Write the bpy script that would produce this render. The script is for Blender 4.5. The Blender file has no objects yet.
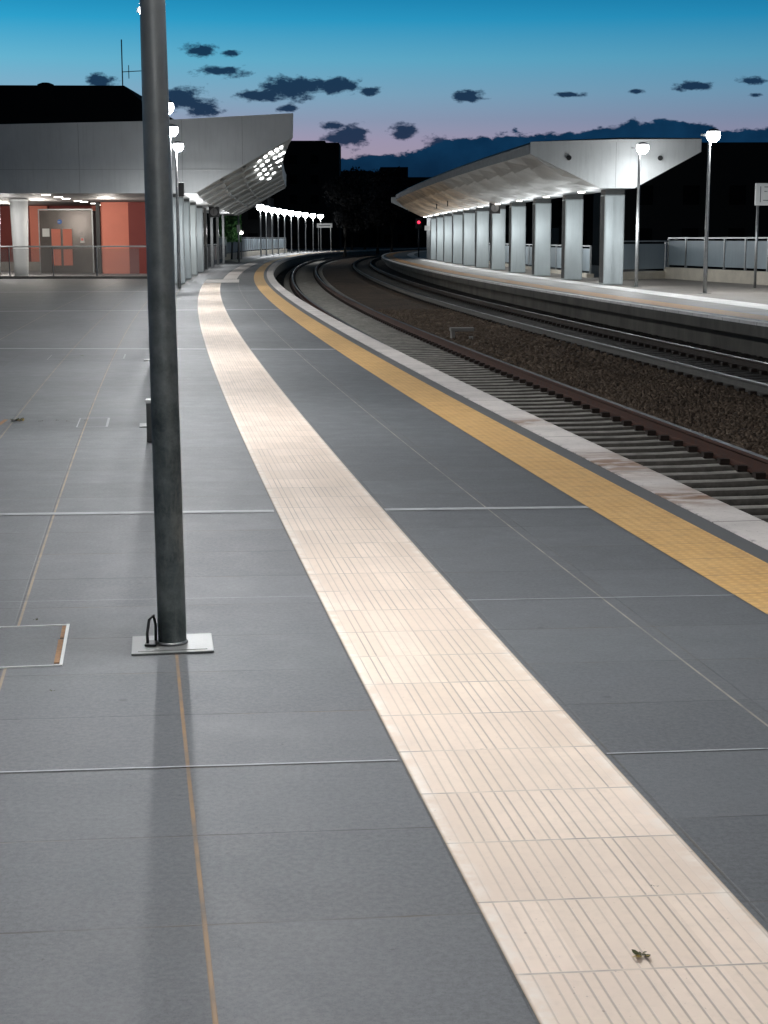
import bpy, bmesh, math, random
from mathutils import Vector, Matrix
random.seed(7)
sc = bpy.context.scene
C = sc.collection

# ------------------------------------------------------------------ track geometry (plan curve of the platform edge)
KS = [0, 15, 35, 60, 90, 130, 180, 260, 400]
KV = [0.00192, 0.00099, 0.001, 0.00141, 0.00065, 0.00099, 0.00194, 0.00193, 0.00193]
def lerp_tab(x, xs, ys):
    if x <= xs[0]: return ys[0]
    for i in range(1, len(xs)):
        if x <= xs[i]:
            t = (x - xs[i-1]) / (xs[i] - xs[i-1]); return ys[i-1] + t * (ys[i] - ys[i-1])
    return ys[-1]
ST = 0.1
TAB = []
th, x, y = -0.1591, 3.2593, 2.0
for i in range(3600):
    k = lerp_tab(i * ST, KS, KV)
    th += k * ST; x += math.sin(th) * ST; y += math.cos(th) * ST
    TAB.append((x, y, th))
def at(s):
    if s <= 0:
        x0, y0, t0 = TAB[0]
        return x0 + math.sin(t0) * s, y0 + math.cos(t0) * s, t0
    f = s / ST; i = min(int(f), len(TAB) - 2); t = f - i
    a, b = TAB[i], TAB[i+1]
    return a[0] + (b[0]-a[0])*t, a[1] + (b[1]-a[1])*t, a[2] + (b[2]-a[2])*t
def P(s, o, z=0.0):
    x, y, t = at(s)
    return Vector((x + o*math.cos(t), y - o*math.sin(t), z))

# ------------------------------------------------------------------ helpers
def lin(c):
    return tuple((v/255/12.92 if v/255 <= .04045 else ((v/255+.055)/1.055)**2.4) for v in c)
def tag(o, label=None, cat=None, group=None, kind=None):
    if label: o['label'] = label
    if cat: o['category'] = cat
    if group: o['group'] = group
    if kind: o['kind'] = kind
    return o
def empty(name, loc=(0, 0, 0), rz=0, **kw):
    o = bpy.data.objects.new(name, None); C.objects.link(o)
    o.location = loc; o.rotation_euler = (0, 0, rz); o.empty_display_size = .2
    return tag(o, **kw)
def bmobj(name, bm, mats, parent=None, smooth=False, **kw):
    me = bpy.data.meshes.new(name); bm.to_mesh(me); bm.free()
    if not isinstance(mats, (list, tuple)): mats = [mats]
    for m in mats: me.materials.append(m)
    if smooth:
        for p in me.polygons: p.use_smooth = True
    o = bpy.data.objects.new(name, me); C.objects.link(o)
    if parent is not None: o.parent = parent
    return tag(o, **kw)
def copy_tree(o, parent=None):
    c = o.copy(); C.objects.link(c)
    if parent is not None: c.parent = parent
    for ch in list(o.children): copy_tree(ch, c)
    return c
def box(bm, x0, x1, y0, y1, z0, z1, mi=0, bevel=0):
    vs = [bm.verts.new(p) for p in ((x0,y0,z0),(x1,y0,z0),(x1,y1,z0),(x0,y1,z0),(x0,y0,z1),(x1,y0,z1),(x1,y1,z1),(x0,y1,z1))]
    fs = []
    for q in ((3,2,1,0),(4,5,6,7),(0,1,5,4),(1,2,6,5),(2,3,7,6),(3,0,4,7)):
        f = bm.faces.new([vs[i] for i in q]); f.material_index = mi; fs.append(f)
    if bevel:
        es = set(e for f in fs for e in f.edges)
        bmesh.ops.bevel(bm, geom=list(es), offset=bevel, segments=2, affect='EDGES', profile=.6)
    return bm
def lathe(bm, prof, n=20, mi=0, cx=0, cy=0, caps=True):
    rings = []
    for r, z in prof:
        rings.append([bm.verts.new((cx + r*math.cos(2*math.pi*i/n), cy + r*math.sin(2*math.pi*i/n), z)) for i in range(n)])
    for a, b in zip(rings, rings[1:]):
        for i in range(n):
            f = bm.faces.new((a[i], a[(i+1)%n], b[(i+1)%n], b[i])); f.smooth = True; f.material_index = mi
    if caps:
        for ring, rev in ((rings[0], True), (rings[-1], False)):
            f = bm.faces.new(ring[::-1] if rev else ring); f.material_index = mi
    return bm
def tube(bm, pts, r, n=8, mi=0):
    pts = [Vector(p) for p in pts]; rings = []
    for i, p in enumerate(pts):
        d = (pts[min(i+1, len(pts)-1)] - pts[max(i-1, 0)]).normalized()
        a = d.cross(Vector((0, 0, 1)))
        if a.length < .01: a = d.cross(Vector((0, 1, 0)))
        a.normalize(); b = d.cross(a)
        rr = r[i] if isinstance(r, (list, tuple)) else r
        rings.append([bm.verts.new(p + a*rr*math.cos(2*math.pi*k/n) + b*rr*math.sin(2*math.pi*k/n)) for k in range(n)])
    for a, b in zip(rings, rings[1:]):
        for i in range(n):
            f = bm.faces.new((a[i], a[(i+1)%n], b[(i+1)%n], b[i])); f.smooth = True; f.material_index = mi
    bm.faces.new(rings[0][::-1]).material_index = mi; bm.faces.new(rings[-1]).material_index = mi
    return bm
def nb(): return bmesh.new()

def steps(s0, s1, ds):
    n = max(1, int(math.ceil((s1 - s0) / ds))); return [s0 + (s1 - s0)*i/n for i in range(n+1)]
def sweep(name, prof, s0, s1, ds, mats, parent=None, closed=False, caps=False, uvf=None, smooth=False, mis=None, bm=None, finish=True, **kw):
    """sweep a profile of (offset, height) along the platform curve; s0/s1 may be lists (one per profile point)"""
    own = bm is None
    if own: bm = nb()
    uvl = bm.loops.layers.uv.verify()
    m = len(prof)
    S0 = s0 if isinstance(s0, (list, tuple)) else [s0]*m
    S1 = s1 if isinstance(s1, (list, tuple)) else [s1]*m
    n = max(1, int(math.ceil((max(S1) - min(S0)) / ds)))
    L = [0]
    for a, b in zip(prof, prof[1:]): L.append(L[-1] + math.hypot(a[0]-b[0], a[1]-b[1]))
    rows = []
    for i in range(n+1):
        t = i/n; row = []
        for j, (o, z) in enumerate(prof):
            s = S0[j] + (S1[j]-S0[j])*t
            v = bm.verts.new(P(s, o, z)); row.append((v, s, o, L[j]))
        rows.append(row)
    def uv(e, seg):
        return uvf(e[1], e[2]) if uvf else (e[3], e[1])
    for a, b in zip(rows, rows[1:]):
        for j in range(m if closed else m-1):
            k = (j+1) % m
            q = (a[j], a[k], b[k], b[j])
            f = bm.faces.new([e[0] for e in q]); f.smooth = smooth
            if mis: f.material_index = mis[j]
            for lp, e in zip(f.loops, q): lp[uvl].uv = uv(e, j)
    if caps:
        bm.faces.new([e[0] for e in rows[0]][::-1]); bm.faces.new([e[0] for e in rows[-1]])
    if not finish: return bm
    bmesh.ops.recalc_face_normals(bm, faces=bm.faces) if closed else None
    return bmobj(name, bm, mats, parent, **kw)

# ------------------------------------------------------------------ node material helper
class N:
    def __init__(s, name):
        s.m = bpy.data.materials.new(name); s.m.use_nodes = True
        s.t = s.m.node_tree; s.b = s.t.nodes['Principled BSDF']
    def n(s, typ, **kw):
        nd = s.t.nodes.new(typ)
        for k, v in kw.items():
            if k.startswith('_'): setattr(nd, k[1:], v)
        return nd
    def set(s, sock, v):
        if isinstance(v, bpy.types.NodeSocket): s.t.links.new(v, sock)
        elif isinstance(v, (tuple, list)) and len(v) == 3 and sock.type == 'RGBA': sock.default_value = (*v, 1)
        else: sock.default_value = v
    def math(s, op, a, b=None, c=None, clamp=False):
        nd = s.n('ShaderNodeMath'); nd.operation = op; nd.use_clamp = clamp
        s.set(nd.inputs[0], a)
        if b is not None: s.set(nd.inputs[1], b)
        if c is not None: s.set(nd.inputs[2], c)
        return nd.outputs[0]
    def mix(s, f, a, b, blend='MIX'):
        nd = s.n('ShaderNodeMix'); nd.data_type = 'RGBA'; nd.blend_type = blend; nd.clamp_factor = True
        s.set(nd.inputs[0], f); s.set(nd.inputs[6], a); s.set(nd.inputs[7], b); return nd.outputs[2]
    def uv(s):
        nd = s.n('ShaderNodeUVMap'); sp = s.n('ShaderNodeSeparateXYZ'); s.t.links.new(nd.outputs[0], sp.inputs[0])
        return nd.outputs[0], sp.outputs[0], sp.outputs[1]
    def obj(s): return s.n('ShaderNodeTexCoord').outputs['Object']
    def geo(s): return s.n('ShaderNodeNewGeometry').outputs['Position']
    def noise(s, vec, scale, detail=4, rough=.6, dist=0, out=0):
        nd = s.n('ShaderNodeTexNoise'); s.set(nd.inputs['Vector'], vec)
        nd.inputs['Scale'].default_value = scale; nd.inputs['Detail'].default_value = detail
        nd.inputs['Roughness'].default_value = rough; nd.inputs['Distortion'].default_value = dist
        return nd.outputs[out]
    def mapr(s, v, a, b, c, d):
        nd = s.n('ShaderNodeMapRange'); s.set(nd.inputs[0], v)
        for i, q in enumerate((a, b, c, d)): nd.inputs[i+1].default_value = q
        return nd.outputs[0]
    def scalev(s, vec, k):
        nd = s.n('ShaderNodeVectorMath'); nd.operation = 'MULTIPLY'; s.set(nd.inputs[0], vec); nd.inputs[1].default_value = k
        return nd.outputs[0]
    def comb(s, a, b, c=0.0):
        nd = s.n('ShaderNodeCombineXYZ'); s.set(nd.inputs[0], a); s.set(nd.inputs[1], b); s.set(nd.inputs[2], c); return nd.outputs[0]
    def bump(s, h, strength=.3, dist=.01):
        nd = s.n('ShaderNodeBump'); nd.inputs['Strength'].default_value = strength; nd.inputs['Distance'].default_value = dist
        s.set(nd.inputs['Height'], h); s.t.links.new(nd.outputs[0], s.b.inputs['Normal'])
    def out(s, col=None, rough=None, metal=None, spec=None):
        if col is not None: s.set(s.b.inputs['Base Color'], col)
        if rough is not None: s.set(s.b.inputs['Roughness'], rough)
        if metal is not None: s.b.inputs['Metallic'].default_value = metal
        if spec is not None: s.b.inputs['Specular IOR Level'].default_value = spec
        return s.m

def simple(name, col, rough=.6, metal=0, var=.25, scale=3, bump=.15, stretch=(1, 1, 1), spec=None):
    n = N(name); v = n.scalev(n.geo(), stretch)
    a = n.noise(v, scale, 6, .65)
    f = n.mapr(a, .3, .7, 0, 1)
    c = n.mix(f, tuple(q*(1-var) for q in col), tuple(min(1, q*(1+var)) for q in col))
    b = n.noise(v, scale*12, 3, .6)
    c = n.mix(n.mapr(b, .35, .65, 0, .25), c, tuple(q*.8 for q in col))
    n.bump(b, bump, .004)
    return n.out(c, n.mapr(a, .3, .7, max(.05, rough-.08), min(1, rough+.08)), metal, spec)
def emis(name, col, strength):
    n = N(name); n.out((0.8, .8, .8), .5)
    n.set(n.b.inputs['Emission Color'], col); n.b.inputs['Emission Strength'].default_value = strength
    return n.m

# ---- paving tiles
def paving(name, base=(.100, .105, .110), dark=(.030, .031, .032), orange=True, plain=False):
    n = N(name); uvv, u, v = n.uv()
    nd = n.n('ShaderNodeUVMap'); nd.uv_map = 'so'
    sp = n.n('ShaderNodeSeparateXYZ'); n.t.links.new(nd.outputs[0], sp.inputs[0])
    o = sp.outputs[0]
    fv = n.math('FRACT', v); dv = n.math('MINIMUM', fv, n.math('SUBTRACT', 1.0, fv))
    fu = n.math('FRACT', u); du = n.math('MINIMUM', fu, n.math('SUBTRACT', 1.0, fu))
    g = n.geo()
    wob = n.noise(g, 9, 2)
    jv = n.mapr(dv, .004, .011, 1, 0); ju = n.mapr(du, .004, .009, 1, 0)
    cell = n.comb(n.math('FLOOR', u), n.math('FLOOR', v))
    wn = n.n('ShaderNodeTexWhiteNoise'); wn.noise_dimensions = '2D'; n.set(wn.inputs['Vector'], cell)
    c = n.mix(wn.outputs[0], tuple(q*.80 for q in base), tuple(q*1.16 for q in base))
    big = n.noise(g, .55, 5, .6); c = n.mix(n.mapr(big, .35, .65, 0, .4), c, tuple(q*.68 for q in base))
    med = n.noise(g, 5, 6, .7); c = n.mix(n.mapr(med, .42, .75, 0, .35), c, tuple(q*1.4 for q in base))
    sc_ = n.noise(n.scalev(g, (1, 6, 1)), 7, 3, .7); c = n.mix(n.mapr(sc_, .6, .72, 0, .18), c, (.2, .21, .22))
    fine = n.noise(g, 260, 2, .7); c = n.mix(n.mapr(fine, .35, .65, 0, .5), c, tuple(q*.5 for q in base))
    gr1 = n.noise(g, 55, 3, .75); c = n.mix(n.mapr(gr1, .38, .62, 0, .42), c, tuple(q*1.55 for q in base))
    gr2 = n.noise(g, 120, 2, .7); c = n.mix(n.mapr(gr2, .56, .7, 0, .4), c, tuple(q*.45 for q in base))
    vs = n.n('ShaderNodeTexVoronoi'); n.set(vs.inputs['Vector'], g); vs.inputs['Scale'].default_value = 1.7
    c = n.mix(n.mapr(vs.outputs['Distance'], .018, .035, .55, 0), c, (.04, .04, .042))
    stn = n.noise(g, 38, 4, .6); c = n.mix(n.mapr(stn, .68, .74, 0, .6), c, (.03, .028, .025))
    # joints: soft dirty lines, varying along their length
    jn = n.mapr(n.noise(g, 3, 3), .4, .62, .15, .85)
    jc = n.mix(n.mapr(n.noise(g, 1.4, 2), .4, .6, 0, 1), dark, (.10, .075, .045))
    if not plain:
        c = n.mix(n.math('MULTIPLY', jv, jn), c, jc)
        c = n.mix(n.math('MULTIPLY', ju, n.math('MULTIPLY', jn, .6)), c, jc)
    if orange:
        for off, col, w in ((-3.395, (.26, .165, .085), .0042), (-4.04, (.28, .21, .13), .004), (-1.475, (.30, .275, .225), .0032), (-4.69, (.22, .18, .12), .004), (-6.0, (.24, .22, .17), .006)):
            d = n.math('ABSOLUTE', n.math('SUBTRACT', o, off))
            m = n.mapr(d, w, w*1.8, 1, 0)
            if col[0] < .99: m = n.math('MULTIPLY', m, n.mapr(n.noise(g, 4, 3), .35, .6, .35, 1))
            c = n.mix(m, c, col)
    hgt = 1.0 if plain else n.math('SUBTRACT', 1.0, n.math('MAXIMUM', jv, ju))
    hh = n.math('ADD', hgt, n.math('MULTIPLY', fine, .12))
    n.bump(hh, .35, .003)
    return n.out(c, n.mapr(med, .3, .7, .52, .66), 0, .42)

def tactile(name):
    n = N(name); _, u, v = n.uv()          # u metres across (0..0.62), v metres along
    g = n.geo()
    tile = n.math('FRACT', n.math('DIVIDE', v, .39)); dt = n.math('MULTIPLY', n.math('MINIMUM', tile, n.math('SUBTRACT', 1.0, tile)), .39)
    p = n.math('FRACT', n.math('DIVIDE', n.math('ADD', u, .012), .0690))
    row = n.math('FLOOR', n.math('DIVIDE', v, .39)); colm = n.math('FLOOR', n.math('DIVIDE', u, .155))
    # bar edges: two thin grooves, a narrow channel between them
    a = n.math('ABSOLUTE', n.math('SUBTRACT', p, .30)); b = n.math('ABSOLUTE', n.math('SUBTRACT', p, .72))
    e = n.math('MINIMUM', a, b)
    wn = n.n('ShaderNodeTexWhiteNoise'); wn.noise_dimensions = '2D'
    n.set(wn.inputs['Vector'], n.comb(n.math('FLOOR', n.math('DIVIDE', n.math('ADD', u, .012), .0690)), row))
    wn2 = n.n('ShaderNodeTexWhiteNoise'); wn2.noise_dimensions = '2D'; n.set(wn2.inputs['Vector'], n.comb(colm, row))
    line = n.math('MULTIPLY', n.mapr(e, .02, .055, 1, 0), n.mapr(wn.outputs[0], 0, 1, .30, .80))
    inside = n.math('MULTIPLY', n.mapr(u, .035, .04, 0, 1), n.mapr(u, .58, .59, 1, 0))
    gap = n.mapr(dt, .004, .008, 0, 1)
    line = n.math('MULTIPLY', n.math('MULTIPLY', line, inside), gap)
    base = n.mix(wn2.outputs[0], (.67, .55, .445), (.77, .64, .53))
    base = n.mix(n.mapr(n.noise(g, 2.2, 5, .65), .35, .7, 0, .55), base, (.58, .48, .40))
    base = n.mix(n.mapr(n.noise(g, 28, 5, .7), .5, .75, 0, .35), base, (.52, .43, .36))
    # whiter worn edges
    ed = n.math('MINIMUM', u, n.math('SUBTRACT', .635, u))
    base = n.mix(n.math('MULTIPLY', n.mapr(ed, .015, .055, 1, 0), n.mapr(n.noise(g, 14, 4), .40, .62, .0, .8)), base, (.76, .70, .63))
    c = n.mix(line, base, (.34, .29, .25))
    jn = n.mapr(n.noise(g, 5, 3), .38, .62, .25, .95)
    jt = n.math('MULTIPLY', n.mapr(dt, .002, .0055, 1, 0), jn); c = n.mix(jt, c, (.24, .22, .20))
    cu = n.math('FRACT', n.math('DIVIDE', u, .3125)); du = n.math('MINIMUM', cu, n.math('SUBTRACT', 1.0, cu))
    c = n.mix(n.math('MULTIPLY', n.mapr(du, .004, .012, 1, 0), .6), c, (.42, .35, .29))
    c = n.mix(n.mapr(ed, .0, .009, .75, 0), c, (.27, .18, .10))
    c = n.mix(n.mapr(n.noise(g, 60, 3, .6), .70, .76, 0, .55), c, (.12, .10, .08))
    h = n.math('SUBTRACT', 1.0, n.math('MAXIMUM', line, jt))
    n.bump(h, .5, .004)
    return n.out(c, .62, 0, .4)

def yellow(name, cols=((.57, .335, .115), (.68, .425, .165), (.42, .25, .09))):
    n = N(name); _, u, v = n.uv(); g = n.geo()
    k = .0572
    a = n.math('SUBTRACT', n.math('FRACT', n.math('DIVIDE', u, k)), .5); b = n.math('SUBTRACT', n.math('FRACT', n.math('DIVIDE', v, k)), .5)
    r = n.math('SQRT', n.math('ADD', n.math('MULTIPLY', a, a), n.math('MULTIPLY', b, b)))
    dome = n.mapr(r, .22, .40, 1, 0)
    base = n.mix(n.mapr(n.noise(g, 3, 5), .35, .65, 0, 1), cols[0], cols[1])
    c = n.mix(n.math('MULTIPLY', dome, .55), n.mix(.35, base, cols[2]), cols[1])
    t = n.math('FRACT', n.math('DIVIDE', v, .4)); d = n.math('MINIMUM', t, n.math('SUBTRACT', 1.0, t))
    c = n.mix(n.mapr(d, .004, .014, .6, 0), c, (.15, .10, .05))
    c = n.mix(n.mapr(n.noise(g, 9, 6, .75), .48, .75, 0, .55), c, (.30, .19, .09))
    n.bump(dome, .5, .004)
    return n.out(c, .6, 0, .35)

def coping(name, base=(.60, .555, .52)):
    n = N(name); _, u, v = n.uv(); g = n.geo()
    c = n.mix(n.mapr(n.noise(g, 1.5, 5), .35, .65, 0, 1), tuple(q*.86 for q in base), tuple(q*1.1 for q in base))
    c = n.mix(n.mapr(n.noise(g, 14, 6, .7), .5, .75, 0, .45), c, tuple(q*.6 for q in base))
    # rust stains near two places
    for s0, w in ((9.4, .9), (7.9, .55), (12.1, .35)):
        d = n.math('ABSOLUTE', n.math('SUBTRACT', v, s0))
        m = n.math('MULTIPLY', n.mapr(d, 0, w, 1, 0), n.mapr(n.noise(n.scalev(g, (1, 2, 1)), 3.2, 5, .6), .36, .56, 0, .95))
        c = n.mix(m, c, (.20, .095, .04))
    t = n.math('FRACT', n.math('DIVIDE', v, 1.0)); d = n.math('MINIMUM', t, n.math('SUBTRACT', 1.0, t))
    c = n.mix(n.mapr(d, .004, .012, .9, 0), c, (.12, .10, .085))
    c = n.mix(n.mapr(n.noise(g, 45, 3), .66, .72, 0, .7), c, (.12, .10, .08))
    ee = n.math('MINIMUM', n.math('ABSOLUTE', n.math('ADD', u, .305)), n.math('ABSOLUTE', n.math('ADD', u, .012)))
    c = n.mix(n.math('MULTIPLY', n.mapr(ee, .008, .03, 1, 0), n.mapr(n.noise(g, 11, 5, .7), .52, .62, 0, .6)), c, (.16, .15, .14))
    n.bump(n.noise(g, 60, 4), .3, .004)
    return n.out(c, .7, 0, .3)

def ballast(name, a, b, scale=15):
    n = N(name); g = n.geo()
    v = n.n('ShaderNodeTexVoronoi'); n.set(v.inputs['Vector'], g); v.inputs['Scale'].default_value = scale
    v2 = n.n('ShaderNodeTexVoronoi'); v2.feature = 'DISTANCE_TO_EDGE'; n.set(v2.inputs['Vector'], g); v2.inputs['Scale'].default_value = scale
    sp = n.n('ShaderNodeSeparateColor'); n.t.links.new(v.outputs['Color'], sp.inputs[0])
    c = n.mix(sp.outputs[0], a, b)
    c = n.mix(n.mapr(sp.outputs[1], .82, .95, 0, .5), c, tuple(min(1, q*2.2) for q in b))
    c = n.mix(n.mapr(n.noise(g, .8, 4), .38, .62, 0, .55), c, tuple(q*.6 for q in a))
    c = n.mix(n.mapr(v2.outputs[0], 0, .1, .9, 0), c, (.006, .005, .004))
    n.bump(n.math('MINIMUM', v2.outputs[0], .25), 1.0, .05)
    return n.out(c, .9, 0, .2)

def panel(name, base, rough=.45, metal=.0, px=0, streak=True):
    n = N(name); g = n.geo()
    c = n.mix(n.mapr(n.noise(g, .6, 4), .3, .7, 0, 1), tuple(q*.9 for q in base), tuple(q*1.06 for q in base))
    if streak:
        c = n.mix(n.mapr(n.noise(n.scalev(g, (5, 5, .35)), 2, 5, .7), .5, .8, 0, .4), c, tuple(q*.62 for q in base))
    c = n.mix(n.mapr(n.noise(g, 25, 3), .55, .8, 0, .25), c, tuple(q*.7 for q in base))
    return n.out(c, rough, metal, .4)

M = {}
M['pave'] = paving('grey_paving_tiles')
M['pave_far'] = paving('far_platform_paving', (.24, .215, .19), orange=False)
M['tact'] = tactile('ribbed_cream_tiles')
M['yel'] = yellow('studded_yellow_tiles')
M['orange'] = yellow('worn_orange_tiles', ((.52, .27, .10), (.58, .33, .15), (.38, .20, .08)))
M['cope'] = coping('white_edge_stone')
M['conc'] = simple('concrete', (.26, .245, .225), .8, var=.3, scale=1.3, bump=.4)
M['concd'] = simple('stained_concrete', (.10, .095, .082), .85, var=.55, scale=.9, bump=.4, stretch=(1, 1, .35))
M['fwhite'] = coping('white_guide_tiles', (.80, .775, .75))
M['gap'] = simple('dark_grey_edge_tile', (.10, .10, .10), .6, var=.2, scale=4)
M['lid'] = paving('cover_lid_tile', orange=False, plain=True)
M['light_joint'] = simple('light_joint_mortar', (.33, .34, .345), .6, var=.25, scale=6)
M['galv'] = simple('galvanised_steel', (.34, .35, .35), .42, .75, var=.2, scale=6)
def polemat():
    n = N('mottled_pole_steel_lit_top'); g = n.geo()
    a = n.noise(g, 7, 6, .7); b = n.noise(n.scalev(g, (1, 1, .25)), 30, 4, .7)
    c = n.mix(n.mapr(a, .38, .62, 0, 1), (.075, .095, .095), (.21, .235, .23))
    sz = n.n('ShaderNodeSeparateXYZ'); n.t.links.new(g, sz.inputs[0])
    c = n.mix(n.mapr(n.math('ADD', sz.outputs[2], n.math('MULTIPLY', a, .8)), 1.2, 3.0, 0, 1), c, (.40, .41, .40))  # lamp light on the upper pole painted in as a paler tone
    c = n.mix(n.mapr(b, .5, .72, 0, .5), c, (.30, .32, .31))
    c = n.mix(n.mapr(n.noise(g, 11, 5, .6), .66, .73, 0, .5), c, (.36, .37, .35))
    n.bump(a, .25, .004)
    return n.out(c, n.mapr(b, .3, .7, .36, .6), .35, .5)
M['pole'] = polemat()
M['plate'] = simple('brushed_plate_steel', (.20, .205, .20), .45, .35, var=.15, scale=9)
M['black'] = simple('black_plastic', (.015, .015, .016), .5, var=.2)
M['white'] = panel('white_cladding', (.62, .64, .64), .5)
M['whitefar'] = panel('grey_cladding', (.50, .52, .52), .45)
M['soffit'] = panel('aluminium_soffit', (.46, .46, .44), .42, .25)
def soffit_warm_light():
    n = N('soffit_painted_warm_light'); g = n.geo(); sp = n.n('ShaderNodeSeparateXYZ'); n.t.links.new(g, sp.inputs[0])
    a = n.mapr(n.math('ADD', sp.outputs[1], n.math('MULTIPLY', n.noise(g, .35, 3), 22)), 86, 100, 0, 1)  # orange light on the far part of the soffit is painted into its colour
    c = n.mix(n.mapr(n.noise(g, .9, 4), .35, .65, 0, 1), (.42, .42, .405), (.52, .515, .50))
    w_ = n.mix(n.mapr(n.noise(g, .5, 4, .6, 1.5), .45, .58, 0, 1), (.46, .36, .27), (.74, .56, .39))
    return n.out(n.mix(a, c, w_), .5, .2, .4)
M['soffitw'] = soffit_warm_light()
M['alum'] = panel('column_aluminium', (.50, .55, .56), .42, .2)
M['alumd'] = simple('dark_metal_and_side_shade', (.07, .075, .075), .5, .3)
M['rail'] = simple('polished_rail_top', (.05, .046, .043), .46, .3, var=.45, scale=3)
M['rust'] = simple('rusty_rail_web', (.062, .024, .014), .75, .1, var=.4, scale=8)
M['raild'] = simple('dusty_rail_web', (.115, .11, .10), .75, .1, var=.3, scale=8)
M['sleeper'] = simple('sleeper_concrete', (.30, .285, .255), .85, var=.35, scale=5, bump=.5)
M['sleeperside'] = simple('sleeper_side_gap_shade', (.075, .068, .058), .95, var=.5, scale=9)  # shade between the sleepers, put into the colour of their sides
M['sleeperd'] = simple('dark_sleeper_concrete', (.08, .075, .068), .9, var=.4, scale=5)  # darker concrete tone for the far track
M['clip'] = simple('fastening_steel_and_rail_shade', (.03, .02, .015), .7, .3)
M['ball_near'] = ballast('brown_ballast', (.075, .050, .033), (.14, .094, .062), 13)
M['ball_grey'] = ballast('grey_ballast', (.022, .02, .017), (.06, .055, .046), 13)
M['colw'] = panel('white_column_paint', (.78, .79, .78), .5)
M['dark'] = simple('unlit_facade', (.008, .009, .010), .9, var=.3, scale=.3)
M['dark2'] = simple('unlit_window_glass', (.003, .004, .005), .8, var=.2, spec=.1)
M['earth'] = simple('dark_earth', (.02, .019, .016), .95, var=.4, scale=.4)
M['red'] = panel('red_plaster', (.60, .19, .13), .7, streak=False)
M['redd'] = panel('dark_red_plaster', (.17, .03, .025), .7, streak=False)
M['mesh'] = panel('grey_blue_screen', (.25, .30, .335), .55)
M['lowwall'] = simple('fence_plinth_stone', (.54, .49, .41), .8, var=.2, scale=1.2)
M['steelbox'] = simple('lift_steel', (.095, .082, .075), .35, .5, var=.25, scale=1.2)
M['ceil'] = simple('ceiling_panel', (.075, .07, .068), .6, var=.15)
M['signw'] = simple('sign_white', (.62, .62, .60), .5, var=.08)
M['clockf'] = simple('clock_face_grey', (.16, .16, .16), .5, var=.08)
M['seam'] = simple('panel_seam_grey', (.36, .37, .37), .6)
M['signk'] = simple('sign_grey_print', (.10, .11, .12), .6, var=.1)
M['blue'] = simple('sign_blue', (.02, .12, .42), .5, var=.05)
M['redp'] = simple('notice_red', (.55, .06, .04), .5, var=.05)
M['brown'] = simple('brown_parapet_panel', (.075, .055, .05), .5, var=.3, scale=2)
M['rustw'] = simple('rusty_strip', (.30, .16, .075), .8, var=.4, scale=30)
M['leafd'] = simple('dry_leaf', (.05, .05, .015), .8, var=.5, scale=60)
M['leafy'] = simple('yellow_leaf', (.35, .24, .05), .8, var=.4, scale=60)
M['green'] = simple('hedge_leaves', (.04, .12, .035), .8, var=.6, scale=2)
M['lens'] = emis('lamp_lens', (.95, .98, 1.0), 22)
M['diff'] = emis('lamp_diffuser', (.98, .985, 1.0), 4300)
M['diffr'] = emis('lamp_diffuser_far_platform', (.95, .98, 1.0), 3400)
M['diffp'] = emis('lamp_diffuser_by_panel', (.95, .98, 1.0), 440)
M['difff'] = emis('lamp_diffuser_distant', (.95, .98, 1.0), 900)
M['downl'] = emis('ceiling_light_disc', (1, .96, .88), 9)
M['slotglow'] = emis('soffit_slot_glow', (.97, 1, 1), 6)
M['redl'] = emis('signal_red', (1, .03, .08), 2.5)
def glassmat():
    n = N('railing_glass'); g = n.geo()
    n.out((.55, .53, .50), .25, 0, .5); n.b.inputs['Alpha'].default_value = .22
    return n.m
M['glass'] = glassmat()

PIT = math.atan((512-238.5)/1600)
def vv(py): return math.tan(math.atan((512-py)/1600) - PIT)
def Xp(px, Y): return (px-384)/1600*Y*.982
def Zp(py, Y): return 1.6 + vv(py)*Y
# ------------------------------------------------------------------ near platform
VK = [(-9, -20.5), (1.98, -2), (3.13, 0), (5.32, 4), (7.78, 8), (22.1, 32), (35.3, 54), (400, 662)]
VX = [a for a, b in VK]; VY = [b for a, b in VK]
def skew(s): return lerp_tab(s, [0, 8, 22, 35], [.05, .085, .2, 0])
def pave_uv(s, o): return ((o + 3.395) / .66, lerp_tab(s + skew(s)*(o + 2.75), VX, VY))
def add_so(ob):
    me = ob.data
    lay = me.uv_layers.new(name='so')
    return lay
def strip_mesh(name, offs, s0, s1, ds, z, mat, uvf, **kw):
    bm = nb(); u1 = bm.loops.layers.uv.new('UVMap'); u2 = bm.loops.layers.uv.new('so')
    rows = []
    for s in steps(s0, s1, ds):
        rows.append([(bm.verts.new(P(s, o(s) if callable(o) else o, z)), s, o(s) if callable(o) else o) for o in offs])
    for a, b in zip(rows, rows[1:]):
        for j in range(len(offs)-1):
            q = (a[j], a[j+1], b[j+1], b[j]); f = bm.faces.new([e[0] for e in q])
            for lp, e in zip(f.loops, q):
                lp[u1].uv = uvf(e[1], e[2]); lp[u2].uv = (e[2], e[1])
    return bmobj(name, bm, mat, **kw)

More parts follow.
